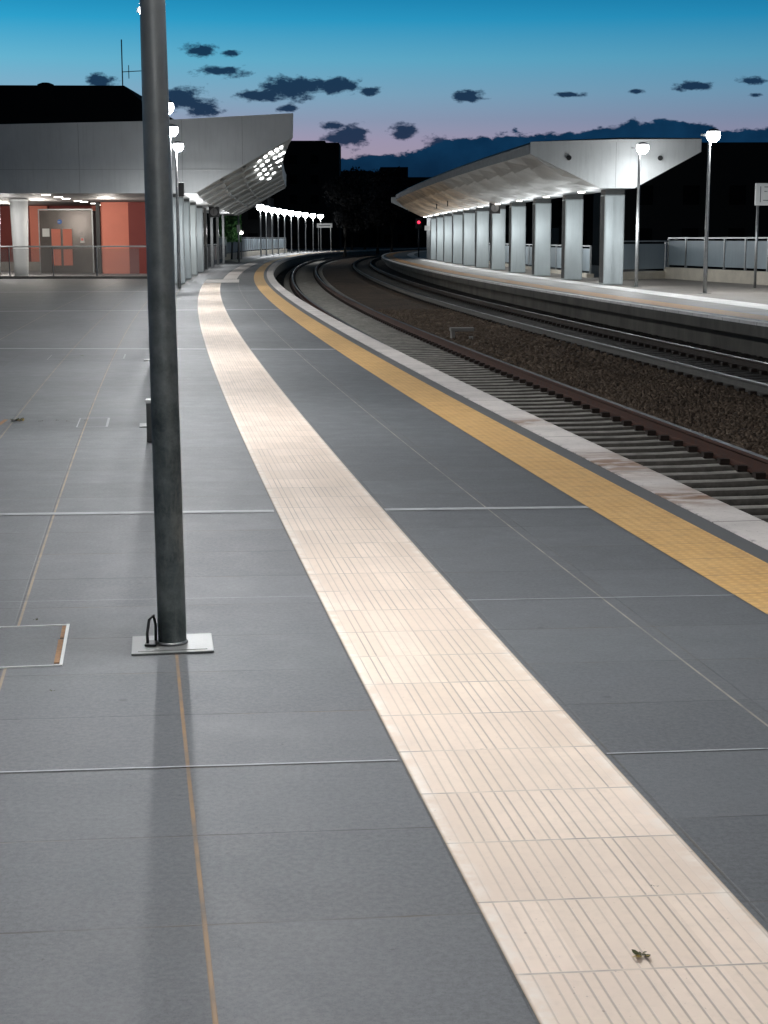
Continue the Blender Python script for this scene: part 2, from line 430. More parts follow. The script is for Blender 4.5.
strip_mesh('platform_paving', [-34, -24, -16, -10, -7, -5, -3.4, -2.73, -2.1, -1.4, -.86], -8, 300, .5, 0, M['pave'], pave_uv, kind='structure')
strip_mesh('platform_paving', [-.86, -.4, -.31], -8, 300, .5, 0, M['gap'], pave_uv, kind='structure')
strip_mesh('tactile_paving', [-2.735, -2.4, -2.1], -8, 58, .4, .004, M['tact'], lambda s, o: (o + 2.735, s + .06*(o+2.7) - .08), kind='structure')
strip_mesh('tactile_paving', [-2.735, -1.45], 58.2, 63, .6, .004, M['cope'], lambda s, o: (o + 2.735, s), kind='structure')
strip_mesh('tactile_paving', [lambda s: lerp_tab(s, [64, 110, 150], [-2.1, -2.1, -1.9]), lambda s: lerp_tab(s, [64, 95, 150], [-1.55, -1.42, -1.3])], 63.2, 230, .6, .004, M['cope'], lambda s, o: (o + 2.1, s), kind='structure')
strip_mesh('yellow_warning_paving', [-.868, -.65, -.448], -8, 300, .4, .004, M['yel'], lambda s, o: (o + .868, s), kind='structure')
sweep('platform_edge_stone', [(-.31, -.1), (-.31, .006), (-.012, .006), (0, -.006), (0, -.16), (-.12, -.20)], -8, 300, .5, M['cope'],
      uvf=lambda s, o: (o, s), kind='structure')
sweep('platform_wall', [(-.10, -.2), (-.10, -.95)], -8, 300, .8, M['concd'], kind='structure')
# light joints crossing the paving
def cross_joint(s0, o0, o1, w, hgt=.0035):
    bm = nb(); n = 14; prev = None
    for i in range(n+1):
        o = o0 + (o1-o0)*i/n; s = s0 - skew(s0)*(o + 2.75)
        a = bm.verts.new(P(s-w/2, o, hgt)); b = bm.verts.new(P(s+w/2, o, hgt))
        if prev: bm.faces.new((prev[0], a, b, prev[1]))
        prev = (a, b)
    return bm
for s0, w in ((7.78, .075), (22.1, .17), (35.3, .22), (48.6, .22)):
    for o0, o1 in ((-30, -2.75), (-2.09, -.87)):
        bmobj('expansion_joint', cross_joint(s0, o0, o1, w), M['light_joint'], kind='structure')
for s0, w, rng in ((3.13, .009, ((-9, -2.75), (-2.09, -.87))), (5.32, .010, ((-2.09, -.87),)), (5.46, .003, ((-9, -2.75),))):
    for o0, o1 in rng:
        bmobj('expansion_joint', cross_joint(s0, o0, o1, w), M['light_joint'], kind='structure')

# ------------------------------------------------------------------ track bed
BZ = -.80
def bedmesh():
    bm = nb(); rows = []
    ss_ = steps(7, 46, .085); oo = [-.1 + .09*i for i in range(94)]
    for s in ss_:
        row = []
        for o in oo:
            base = BZ + lerp_tab(o, [2.6, 2.85, 4.4, 5.3, 5.5], [-.06, .075, .11, .11, .09])
            row.append(bm.verts.new(P(s + random.uniform(-.03, .03), o + random.uniform(-.03, .03), base + random.uniform(-.028, .028)*(1 if o < 4.8 else .5))))
        rows.append(row)
    for a, b in zip(rows, rows[1:]):
        for j in range(len(oo)-1):
            f = bm.faces.new((a[j], a[j+1], b[j+1], b[j]))
            om = oo[j]; f.material_index = 1 if (2.55 < om < 5.25) else 0
    return bm
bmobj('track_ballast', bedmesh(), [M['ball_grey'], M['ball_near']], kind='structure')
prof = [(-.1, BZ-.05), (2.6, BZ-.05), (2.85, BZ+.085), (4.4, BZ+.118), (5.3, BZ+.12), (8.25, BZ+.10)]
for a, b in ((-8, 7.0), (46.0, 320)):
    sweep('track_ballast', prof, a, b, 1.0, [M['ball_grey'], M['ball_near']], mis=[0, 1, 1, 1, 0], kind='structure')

# loose stones of the ballast, each a small rough block
import numpy as np
def stones(name, mat, s0, s1, o0, o1, size, dens, zf, seed):
    rng = np.random.default_rng(seed)
    n_ = int((s1-s0)*(o1-o0)/(size*size)*dens)
    S = rng.uniform(s0, s1, n_); O = rng.uniform(o0, o1, n_)
    tab = np.array(TAB); idx = S/ST; i0 = idx.astype(int); f = (idx-i0)[:, None]; T = tab[i0]*(1-f) + tab[i0+1]*f
    cx_ = T[:, 0] + O*np.cos(T[:, 2]); cy_ = T[:, 1] - O*np.sin(T[:, 2])
    cz_ = np.array([zf(q) for q in O]) + rng.uniform(-.4, .35, n_)*size
    base = np.array([(-1,-1,-1),(1,-1,-1),(1,1,-1),(-1,1,-1),(-1,-1,1),(1,-1,1),(1,1,1),(-1,1,1)], float)*.5
    V = base[None]*rng.uniform(.55, 1.15, (n_, 1, 3))*size*rng.uniform(.6, 1.2, (n_, 1, 1)) + rng.normal(0, .13*size, (n_, 8, 3))
    q = rng.normal(size=(n_, 4)); q /= np.linalg.norm(q, axis=1)[:, None]; a, b, c, d = q.T
    Rm = np.stack([np.stack([1-2*(c*c+d*d), 2*(b*c-a*d), 2*(b*d+a*c)], 1), np.stack([2*(b*c+a*d), 1-2*(b*b+d*d), 2*(c*d-a*b)], 1), np.stack([2*(b*d-a*c), 2*(c*d+a*b), 1-2*(b*b+c*c)], 1)], 1)
    V = np.einsum('nij,nkj->nki', Rm, V) + np.stack([cx_, cy_, cz_], 1)[:, None]
    F_ = np.array([(3,2,1,0),(4,5,6,7),(0,1,5,4),(1,2,6,5),(2,3,7,6),(3,0,4,7)])
    FF = (F_[None] + (np.arange(n_)*8)[:, None, None]).reshape(-1, 4)
    me = bpy.data.meshes.new(name); me.vertices.add(n_*8); me.vertices.foreach_set('co', V.reshape(-1))
    me.loops.add(len(FF)*4); me.loops.foreach_set('vertex_index', FF.reshape(-1).astype(np.int32))
    me.polygons.add(len(FF)); me.polygons.foreach_set('loop_start', np.arange(0, len(FF)*4, 4, dtype=np.int32))
    me.update(calc_edges=True); me.materials.append(mat)
    o = bpy.data.objects.new(name, me); C.objects.link(o); o['kind'] = 'stuff'
    return o
def stonemat(name, a, b):
    n = N(name); gi = n.n('ShaderNodeNewGeometry'); r_ = gi.outputs['Random Per Island']
    c = n.mix(r_, a, b); c = n.mix(n.mapr(r_, .9, .93, 0, .7), c, tuple(min(1, q*1.4) for q in b))
    c = n.mix(n.mapr(n.noise(gi.outputs['Position'], .9, 4), .38, .62, 0, .5), c, tuple(q*.65 for q in a))
    return n.out(c, .9, 0, .2)
M['stone_b'] = stonemat('brown_ballast_stone', (.088, .064, .046), (.145, .108, .079))
M['stone_g'] = stonemat('grey_ballast_stone', (.014, .012, .010), (.045, .04, .033))
stones('ballast_stones', M['stone_b'], 10, 27, 2.55, 5.28, .044, .85, lambda o: BZ + lerp_tab(o, [2.6, 2.85, 4.4, 5.3, 5.5], [-.04, .08, .105, .10, .08]), 1)
stones('ballast_stones', M['stone_b'], 26, 50, 2.6, 5.28, .075, .8, lambda o: BZ + lerp_tab(o, [2.6, 2.85, 4.4, 5.3, 5.5], [-.04, .08, .105, .10, .08]), 2)
stones('ballast_stones', M['stone_g'], 8, 30, .05, 2.6, .055, .7, lambda o: BZ-.06, 3)

# sleeper template
def sleeper_bm():
    bm = nb()
    L = 1.2; secs = []
    for xx, w, top in ((-L, .07, -.03), (-L+.05, .088, 0), (-.95, .092, .0), (-.5, .084, .0), (-.25, .074, -.008), (.25, .074, -.008), (.5, .084, 0), (.95, .092, 0), (L-.05, .088, 0), (L, .07, -.03)):
        prof = [(-w+.005, -.2), (-w, top-.06), (-w+.028, top-.016), (0, top+.004), (w-.028, top-.016), (w, top-.06), (w-.005, -.2)]
        secs.append([bm.verts.new((xx, a, b)) for a, b in prof])
    for a, b in zip(secs, secs[1:]):
        for j in range(6):
            f = bm.faces.new((a[j], b[j], b[j+1], a[j+1])); f.smooth = 0 < j < 5; f.material_index = 2 if j in (0, 1, 5) else 0  # sides and near shoulder take the painted gap shade
    bm.faces.new(secs[0]); bm.faces.new(secs[-1][::-1])
    bmesh.ops.recalc_face_normals(bm, faces=bm.faces)
    for rx in (-.735, .735):
        for sx in (-.13, .13):
            box(bm, rx+sx-.05, rx+sx+.05, -.05, .05, -.002, .055, 1)
    return bm
RAILP = [(-.036, 0), (.036, 0), (.038, -.03), (.012, -.045), (.010, -.13), (.075, -.155), (.075, -.172), (-.075, -.172), (-.075, -.155), (-.010, -.13), (-.012, -.045), (-.038, -.03)]
def track(label, o_l, o_r, web, s_first, slp):
    root = empty('railway_track', P(s_first, (o_l+o_r)/2, -.7), label=label, cat='railway track', group='railway tracks between the platforms')
    inv = Matrix.Translation(-root.location)
    for oc in (o_l, o_r):
        r = sweep('rail', [(oc+a, -.514+b) for a, b in RAILP], 5, 300, .5, [M['rail'], web if oc < 6 else M['clip']], closed=True, mis=[0]+[1]*11, smooth=False)  # right rail of the far track: shadow put in as near-black web
        r.data.transform(inv); r.parent = root
    om = (o_l+o_r)/2
    tmpl = bmobj('sleeper', sleeper_bm(), [slp, M['clip'], M['sleeperside']], root)
    s = s_first; k = 0
    while k < 100:
        o = tmpl if k == 0 else tmpl.copy()
        if k: C.objects.link(o); o.parent = root
        xx, yy, t = at(s + random.uniform(-.012, .012)); p = P(s, om, -.686)
        o.location = p - root.location; o.rotation_euler = (0, 0, -t + random.uniform(-.008, .008)); s += .5; k += 1
    # the rest, far away, as one object
    bm = nb(); src = tmpl.data
    while s < 170:
        xx, yy, t = at(s)
        nv = len(bm.verts); bm.from_mesh(src); bm.verts.ensure_lookup_table()
        bmesh.ops.transform(bm, matrix=Matrix.Translation(P(s, om, -.686) - root.location) @ Matrix.Rotation(-t, 4, 'Z'), verts=bm.verts[nv:])
        s += .5
    bmobj('sleepers', bm, [slp, M['clip'], M['sleeperside']], root, kind='stuff')
    return root
track('near railway track with brown rails and grey sleepers beside the yellow-lined platform', .984, 2.44, M['rust'], 7.5, M['sleeper'])
track('far railway track with dusty grey rails below the opposite platform wall', 5.37, 6.84, M['raild'], 16, M['sleeperd'])

# ------------------------------------------------------------------ far platform
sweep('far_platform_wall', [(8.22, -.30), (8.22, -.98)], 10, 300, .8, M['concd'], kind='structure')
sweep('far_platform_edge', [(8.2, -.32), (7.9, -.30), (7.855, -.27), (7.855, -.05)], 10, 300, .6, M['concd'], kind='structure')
sweep('far_platform_edge_stone', [(7.85, -.055), (7.85, .004), (8.04, .004)], 10, 300, .6, M['fwhite'], uvf=lambda s, o: (o, s), kind='structure')
fuv = lambda s, o: (o/.64, s/.6)
strip_mesh('far_platform_paving', [8.02, 9, 10, 12, 14, 19], 10, 300, .8, 0, M['pave_far'], fuv, kind='structure')
strip_mesh('orange_warning_paving', [8.25, 8.95], 10, 300, .8, .004, M['orange'], lambda s, o: (o-8.3, s), kind='structure')
strip_mesh('white_guide_paving', [lambda s: lerp_tab(s, [20, 38, 60, 95], [9.75, 10.1, 10.5, 10.3]), lambda s: lerp_tab(s, [20, 38, 60, 95], [10.7, 11.0, 11.15, 11.0])], 10, 300, .8, .004, M['fwhite'], lambda s, o: (o-9.8, s), kind='structure')

# small concrete cable marker between the tracks
r = empty('cable_box', P(34.6, 3.25, BZ+.09), .1, label='small pale concrete cable box with lid lying in brown ballast between tracks', cat='cable box')
bm = nb(); box(bm, -.25, -.17, -.1, .12, 0, .22, bevel=.01); box(bm, .18, .25, -.1, .12, 0, .10, bevel=.01); bmobj('box_body', bm, M['conc'], r)
bm = nb(); box(bm, -.27, .27, -.12, .14, .222, .30, bevel=.012); bmobj('lid', bm, M['conc'], r)

# ------------------------------------------------------------------ lamp posts
def lamp_post(h, rb, rt, first=False, lens='diff', lr=.17, lx=.07):
    root = empty('lamp_post')
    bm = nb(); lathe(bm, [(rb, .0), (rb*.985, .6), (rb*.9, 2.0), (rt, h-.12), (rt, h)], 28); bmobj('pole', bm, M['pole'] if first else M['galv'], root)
    bm = nb(); box(bm, -.16, .16, -.142, .142, .002, .010, bevel=.002); box(bm, -.135, .135, -.118, .118, .0105, .0125); bp = bmobj('base_plate', bm, M['plate'], root)
    bm = nb(); lathe(bm, [(rb+.006, .016), (rb+.005, .022), (rb+.001, .024)], 28); bmobj('base_collar', bm, M['galv'], root)
    bm = nb(); tube(bm, [(0, 0, h-.03), (lx*.5, -.02, h-.01), (lx, -.03, h+.0)], .022); box(bm, -lr*(.75 if lr < .2 else 1.3), -.02, -.035, .02, h-.02, h+.035); bmobj('arm', bm, M['galv'], root)
    bm = nb(); lathe(bm, [(.04, h+lr*.95), (lr*.6, h+lr*.85), (lr*.92, h+lr*.6), (lr*1.02, h+lr*.5)][::-1], 20, cx=lx, cy=-.03); hd = bmobj('lamp_head', bm, M['galv'], root)
    bm = nb(); lathe(bm, [(lr*math.sin(a)*1.0, h - lr*math.cos(a)) for a in [.54, .7, .9, 1.1, 1.3, 1.5, 1.7, 1.9, 2.1]], 20, cx=lx, cy=-.03); bmobj('lens', bm, M['lens'], hd)
    bm = nb(); lathe(bm, [(lr*.50, h-lr*.858-.006), (lr*.50, h-lr*.858-.003)], 20, cx=lx, cy=-.03); bmobj('diffuser', bm, M[lens], hd)
    return root
def spot(loc, power, size=165, col=(.93, .97, 1), r=.15, parent=None, blend=.7):
    l = bpy.data.lights.new('lamp_light', 'SPOT'); l.energy = power; l.color = col
    l.spot_size = math.radians(size); l.spot_blend = blend; l.shadow_soft_size = r
    o = bpy.data.objects.new('lamp_light', l); C.objects.link(o); o.location = loc
    if parent is not None: o.parent = parent
    return o
def point(loc, power, col=(1, 1, 1), r=.15, parent=None):  # point light with no fixture of its own
    l = bpy.data.lights.new('bare_fill_light', 'POINT'); l.energy = power; l.color = col; l.shadow_soft_size = r
    o = bpy.data.objects.new('bare_fill_light', l); C.objects.link(o); o.location = loc
    if parent is not None: o.parent = parent
    return o
HL = 4.5
PW = 800
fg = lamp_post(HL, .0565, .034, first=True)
lp = lamp_post(HL, .0585, .036)
lpb = lamp_post(HL, .0585, .036, lr=.20, lx=.10, lens='diffr')
lpf = lamp_post(HL, .07, .05, lr=.36, lx=.0, lens='difff')
LPS = [4.75, 12.35, 20.0, 27.7, 35.4, 43.1, 50.8]
lab = ['tall grey lamp post in the foreground on a square steel base plate',
       'lamp post hidden directly behind the foreground post, nearest dark box',
       'lamp post third in the near row, behind the foreground post',
       'lamp post fourth in the near row, behind the foreground post',
       'lit lamp showing highest beside the foreground post, against the clouds',
       'lit lamp second highest beside the foreground post, in front of the pale facade',
       'lit lamp post lowest of the three glaring beside the foreground post']
for i, s in enumerate(LPS):
    o = fg if i == 0 else (lp if i == 1 else copy_tree(lp))
    p = P(s, {2: -3.455, 3: -3.485}.get(i, -3.41), 0); t = at(s)[2]
    o.location = p; o.rotation_euler = (0, 0, -t)
    if i == 0: o.location = (-.845, 6.205, 0); o.rotation_euler = (0, math.radians(-.35), .14)
    tag(o, lab[i], 'lamp post', 'lamp posts along the near platform')
# one more behind the camera lights the foreground (its post stands behind the viewer)
b = copy_tree(lp); b.location = P(-2.9, -3.41); b.rotation_euler = (0, 0, .16)
tag(b, 'lamp post behind the photographer, first of the near platform row', 'lamp post', 'lamp posts along the near platform')
# distant row
for k in range(10):
    s = 149 + 6.85*k
    o = lpf if k == 0 else copy_tree(lpf); o.location = P(s, -3.35); o.rotation_euler = (0, 0, -at(s)[2])
    ordn = ['nearest the canopy', 'second', 'third', 'fourth', 'fifth', 'sixth', 'seventh', 'eighth', 'ninth', 'farthest, above the white sign'][k]
    tag(o, 'distant lit lamp post by the curve, %s%s' % (ordn, '' if k in (0, 9) else ' from the canopy end'), 'lamp post', 'distant lamp posts along the curve')
# two on the right platform
for (s, o_, lb) in ((44.1, 11.95, 'lamp post right of the far canopy, standing in front of the grey screen fence'), (50.7, 11.62, 'lamp post in front of the far canopy white end panel')):
    o = lpb if s < 45 else lamp_post(HL, .0585, .036, lr=.20, lx=.10, lens='diffp'); o.location = P(s, o_); o.rotation_euler = (0, 0, .05)
    tag(o, lb, 'lamp post', 'lamp posts on the far platform')
# lamp behind the frame on the right platform
o = copy_tree(lpb); o.location = P(37.3, 12.2)
tag(o, 'lamp post outside the frame on the far platform', 'lamp post', 'lamp posts on the far platform')
# loudspeaker on the last near lamp post
ls = empty('loudspeaker', P(49.4, -3.3, 3.1), label='small black loudspeaker fixed high on the lamp post beside the pale columns', cat='loudspeaker')
bm = nb(); box(bm, -.02, .14, -.1, .1, -.2, .22, bevel=.015); bmobj('speaker_body', bm, M['black'], ls)
bm = nb(); tube(bm, [(-.1, 0, .1), (0, 0, .1)], .015); bmobj('bracket', bm, M['galv'], ls)

# black cable loop beside the pole foot
bm = nb(); tube(bm, [(-.935, 6.15, .014), (-.938, 6.16, .06), (-.93, 6.17, .115), (-.915, 6.18, .13), (-.908, 6.19, .09), (-.91, 6.2, .016)], .006, 8)
box(bm, -.945, -.90, 6.13, 6.20, .0165, .024)
bmobj('cable_loop', bm, M['black'], label='short black cable loop sticking up beside the foreground pole foot', cat='cable')

# service boxes with a white cap near the second and fourth posts
for s, o_, h, lb in ((11.25, -3.50, .33, 'low dark service box with white cap peeking left of the foreground pole, nearer one'), (27.9, -3.66, .36, 'low dark service box peeking left of the foreground pole, farther and smaller one')):
    p = P(s, o_)
    r = empty('service_box', p, .1, label=lb, cat='service box', group='service boxes along the lamp row')
    bm = nb(); box(bm, .0, .10, -.05, .05, 0, h-.02, bevel=.008); bmobj('box_body', bm, M['alumd'], r)
    bm = nb(); box(bm, -.005, .105, -.055, .055, h-.018, h+.012, bevel=.008); bmobj('cap', bm, M['signw'], r)

# access cover set into the paving at left
r = empty('access_cover', P(4.85, -4.0, .004), .13, label='rectangular floor access cover with pale steel rim and rusty side strip at lower left', cat='access cover')
def on(s, o_, z): v = P(s, o_, z) - r.location; return r.matrix_world.inverted() @ v if False else Matrix.Rotation(-.13, 3, 'Z') @ v
def quadbm(bm, pts, mi=0): bm.faces.new([bm.verts.new(p) for p in pts]).material_index = mi
bm = nb()
def bar(bm, s0, s1, o0, o1, z0, z1):
    vs = [on(s, o_, z) for z in (z0, z1) for s, o_ in ((s0, o0), (s0, o1), (s1, o1), (s1, o0))]
    v = [bm.verts.new(q) for q in vs]
    for q in ((4,5,6,7),(0,1,5,4),(1,2,6,5),(2,3,7,6),(3,0,4,7)): bm.faces.new([v[i] for i in q])
bar(bm, 4.43, 4.44, -4.6, -3.84, -.002, .004); bar(bm, 5.08, 5.09, -4.6, -3.84, -.002, .004)
bar(bm, 4.43, 5.09, -3.84, -3.828, -.002, .005)
bmobj('rim', bm, M['signw'], r)
bm = nb(); bar(bm, 4.47, 4.83, -3.862, -3.842, -.002, .004); bar(bm, 4.86, 5.07, -3.857, -3.842, -.002, .003); bmobj('rusty_strip', bm, M['rustw'], r)
bm = nb(); bar(bm, 4.445, 5.075, -4.6, -3.874, -.003, .0015); bmobj('lid', bm, M['lid'], r)
# distant smaller cover outlines
for s0, s1, o0, o1, lb in ((12.3, 13.0, -4.1, -3.86, 'small floor access cover outline at mid left beside the weeds'), (20.3, 21.2, -4.9, -3.9, 'floor access cover outline far left in the grey paving')):
    bm = nb()
    for a, b_, c, d in ((s0, s0+.012, o0, o1), (s1, s1+.012, o0, o1), (s0, s1, o1, o1+.02), (s0, s1, o0-.01, o0)):
        bm.faces.new([bm.verts.new(P(s, o_, .005)) for s, o_ in ((a, c), (a, d), (b_, d), (b_, c))])
    bmobj('access_cover', bm, M['light_joint'], label=lb, cat='access cover')
bm = nb(); bm.faces.new([bm.verts.new(P(s, o_, .006)) for s, o_ in ((12.35, -4.82), (12.35, -4.78), (13.0, -4.74), (13.0, -4.78))])
bmobj('rust_mark', bm, M['rustw'], kind='structure')

# leaves and litter
def leafclump(name, p, size, n, mats, **kw):
    bm = nb()
    for i in range(n):
        a = random.uniform(0, 6.28); d = random.uniform(0, size); c = Vector((math.cos(a)*d, math.sin(a)*d*.7, .004))
        L = random.uniform(.35, .7)*size; b_ = random.uniform(0, 6.28); u = Vector((math.cos(b_), math.sin(b_), random.uniform(0, .5)))*L; w = Vector((-math.sin(b_), math.cos(b_), random.uniform(-.3, .3)))*L*.35
        pts = [c, c+u*.3+w, c+u*.7+w*.8, c+u, c+u*.65-w*.8, c+u*.25-w]
        vs = [bm.verts.new(q) for q in pts]; f = bm.faces.new(vs); f.material_index = random.randrange(len(mats))
    o = bmobj(name, bm, mats, **kw); o.location = p; return o
leafclump('fallen_leaf', P(1.68, -2.436, .006), .027, 12, [M['leafd'], M['leafy'], M['leafd']], label='small crumpled brown and yellow leaf on the cream tactile strip at bottom right', cat='leaf')
leafclump('weed_tuft', P(12.9, -4.66, .002), .07, 30, [M['leafd'], M['leafd'], M['leafy']], label='small dark weed tuft growing in the paving joint at mid left', cat='weed')
leafclump('fallen_leaf', P(5.17, -3.97, .005), .022, 9, [M['leafd'], M['gap']], label='dark dry leaf lying by the corner of the access cover', cat='leaf')
for s, o_ in ((12.8, -4.45), (12.85, -4.3), (12.75, -4.2), (12.8, -4.05)):
    leafclump('dirt_crumb', P(s, o_, .003), .02, 6, [M['leafd']], label='tiny dark crumb of dirt in a row beside the weed tuft', cat='dirt', group='crumbs beside the weed tuft')
for k, (s, o_, lb) in enumerate(((20.9, -4.45, 'dark dry leaf far left on the distant paving'), (2.05, -2.28, None), (8.6, -2.5, None), (9.9, -2.3, None), (4.05, -3.85, None), (10.6, -3.1, None))):
    leafclump('fallen_leaf', P(s, o_, .006), .014 if k else .05, 5, [M['leafd']], label=lb or ['', 'tiny dark speck of leaf on the lower cream tactile strip', 'tiny dark speck left side of the cream strip at mid distance', 'tiny dark speck on cream strip beyond the wide pale joint', 'tiny dark speck on grey tiles below the access cover', 'tiny dark speck on grey tiles left of the cream strip'][k], cat='leaf')

# ------------------------------------------------------------------ left building and canopy
bld = empty('station_canopy', (-6.8, 57, 0), label='station building canopy with pale tilted end panel at left, above the red walls', cat='station canopy')
def wparent(o, root):
    o.parent = root; o.matrix_parent_inverse = Matrix.Translation(-Vector(root.location)) ; return o
def W(name, bm, mats, root, **kw):
    o = bmobj(name, bm, mats, None, **kw); o.parent = root; o.location = -Vector(root.location)
    return o
FY = 57.0
# fascia: polygon in the X-Z plane
fas = [(-36, 3.18), (-6.58, 3.18), (-3.15, 5.08), (-3.13, 5.89), (-8.33, 5.63), (-36, 5.1)]
bm = nb()
f = [bm.verts.new((a, FY, z)) for a, z in fas]; g_ = [bm.verts.new((a, FY+.25, z)) for a, z in fas]
bm.faces.new(f); bm.faces.new(g_[::-1])
for i in range(len(fas)): bm.faces.new((f[i], g_[i], g_[(i+1)%len(fas)], f[(i+1)%len(fas)]))
bmesh.ops.recalc_face_normals(bm, faces=bm.faces)
W('end_panel', bm, M['white'], bld)
bm = nb()
for xx in (-4.9, -7.0, -10.6, -15.2, -19.8):
    box(bm, xx-.007, xx+.007, FY-.006, FY-.002, 3.20 if xx < -6.6 else 3.20+(xx+6.58)*.554+.02, (5.89+(xx+3.13)*.05 if xx > -8.33 else 5.63+(xx+8.33)*.0192)-.03)
box(bm, -30, -5.1, FY-.009, FY-.0065, 3.99, 4.003)
W('panel_seam', bm, M['seam'], bld)
# roof and soffit of the platform canopy, following the curve
prof = [(-2.9, 3.19), (-2.05, 3.66), (-.95, 4.27), (.50, 5.08), (.52, 5.86), (-6, 5.5), (-6, 3.5), (-3.9, 3.19)]
o = sweep('canopy_roof', prof, [56.3, 56.2, 56.05, 55.9, 55.9, 57.0, 57.0, 56.6], [112, 112, 111, 109, 109, 112, 112, 112], 2.3, [M['soffit'], M['whitefar']], closed=True, caps=True, mis=[0, 0, 0, 1, 1, 1, 1, 0])
o.parent = bld; o.location = -Vector(bld.location)
bm = nb()
for k, s in enumerate([57.4 + 6.85*i for i in range(8)]):   # folded ribs of the soffit
    for (oa, za, ob, zb) in ((-2.85, 3.195, .46, 5.05),):
        a0 = P(s, oa, za-.0); a1 = P(s+.12, oa, za); b0 = P(s+2.6, ob, zb); b1 = P(s+2.75, ob, zb)
        dz = Vector((0, 0, -.10))
        v = [bm.verts.new(q) for q in (a0, a1, b1, b0, a0+dz, a1+dz, b1+dz, b0+dz)]
        for q in ((4,5,6,7),(0,1,5,4),(1,2,6,5),(2,3,7,6),(3,0,4,7)): bm.faces.new([v[i] for i in q])
        W('soffit_rib', bm, M['soffit'], bld); bm = nb()
bm.free(); bm = nb(); 
for (oa, z_) in ((-2.05, 3.66), (-1.25, 4.1)):
    sweep('x', [(oa, z_), (oa, z_-.07), (oa+.1, z_-.02), (oa+.1, z_+.05)], 56, 108, 4, None, bm=bm, finish=False, closed=True)
W('soffit_beam', bm, M['soffit'], bld)
def soff(o_): return 3.19 + (o_+2.9)/3.4*1.89
for s, ow in ((60.8, -.78), (66.2, -.66), (72.2, -.56), (78.2, -.5), (59.3, -.6), (64.6, -.46), (70.4, -.34), (76.6, -.24), (83.2, -.18), (58.3, -.4), (63.1, -.26), (68.5, -.12), (74.3, 0), (80.6, .1),
              (57.3, -.24), (60.0, -.1), (64.3, .06), (69.8, .24), (75.2, .36), (57.6, -.02), (60.3, .1), (64.7, .27), (70, .38), (57.8, .16), (60.8, .28), (64.4, .4)):
    k = 1 + (s-57)*.02
    bm = nb(); c = P(s, ow, soff(ow)-.03); du = P(s, ow+.065*k, soff(ow+.065*k)-.03) - c; dv = P(s+.95*k, ow+.03, soff(ow+.03)-.03) - c
    bm.faces.new([bm.verts.new(c + du*math.cos(a) + dv*math.sin(a)) for a in [2*math.pi*q/16 for q in range(16)]])
    W('soffit_glow_slot', bm, M['slotglow'], bld)  # slot openings; light showing through them is given as emission
# columns (left) : blade columns in a row
def column(h, mat_top=True):
    r = empty('canopy_column')
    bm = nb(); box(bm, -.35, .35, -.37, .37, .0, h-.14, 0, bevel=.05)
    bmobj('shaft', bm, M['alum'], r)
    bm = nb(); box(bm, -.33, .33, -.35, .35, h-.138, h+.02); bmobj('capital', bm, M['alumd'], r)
    bm = nb(); box(bm, -.354, -.351, -.30, .30, .06, h-.2); bmobj('side_shade_panel', bm, M['alumd'], r)  # shade on one side of the column, put in as a dark panel
    return r
col = column(3.22)
LC = [57.6, 64.4, 71.2, 78.0]
nm = ['nearest', 'second', 'third', 'fourth and last visible']
for i, s in enumerate(LC):
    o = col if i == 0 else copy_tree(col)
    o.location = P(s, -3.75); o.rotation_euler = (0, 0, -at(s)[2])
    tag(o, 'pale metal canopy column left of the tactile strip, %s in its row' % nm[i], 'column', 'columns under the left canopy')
    point(P(s-3.4, -3.5, 1.8), 115, (.95, .98, 1), .2)  # unseen fill light added under the left canopy
for s in (84.8, 91.6, 98.4, 105.2):
    bm = nb(); c = P(s, -3.6); box(bm, c.x-.07, c.x+.07, c.y-.07, c.y+.07, 0, 3.3)
    bmobj('canopy_post', bm, M['galv'], label='slim grey post under the left canopy, %s beyond the pale columns' % ({84: 'first', 91: 'second', 98: 'third', 105: 'last'}[int(s)]), cat='post', group='slim posts under the left canopy')
    if s in (91.6, 105.2): point(P(s-3.2, -3.2, 2.0), 110, (.95, .98, 1), .2)  # more added fill, no fixture here
# hall behind the end panel
hall = empty('station_hall', (-18, 75, 0), label='station entrance hall with red walls and dark ceiling at far left', cat='building')
bm = nb(); box(bm, -36, -9.0, FY+.3, 96, 3.30, 3.5); W('ceiling', bm, M['ceil'], hall)
bm = nb(); box(bm, -36, -10.9, 84, 84.3, .0, 3.295); W('wall', bm, M['redd'], hall)
bm = nb(); box(bm, -18.2, -17.3, 83.7, 83.95, 0, 3.29); W('wall', bm, M['red'], hall)
bm = nb(); box(bm, -15.0, -14.0, 83.7, 83.95, 0, 3.29); W('wall', bm, M['red'], hall)
bm = nb(); box(bm, -13.2, -9.0, 76, 76.25, .0, 3.295); W('wall', bm, M['red'], hall)
bm = nb(); box(bm, -13.42, -13.24, 75.9, 76.1, .0, 3.29); W('dark_post', bm, M['black'], hall)
bm = nb(); box(bm, -11.9, -11.1, 75.9, 75.996, .0, 3.28); box(bm, -10.9, -10.4, 75.9, 75.99, .0, 3.28); W('dark_pier', bm, M['redd'], hall)
bm = nb(); box(bm, -36, -11.0, 84.4, 96, -.5, 5.0); W('rear_wall', bm, M['dark'], hall)
bm = nb(); box(bm, -36, -16.6, 83.0, 83.9, .0, .45); W('plinth', bm, M['conc'], hall)
clp = [(6, 202), (20, 204), (30, 205), (53, 195.5), (65, 197.8), (72.5, 199.3), (84, 201.5), (90, 202.4), (100, 204), (107, 205.5)]
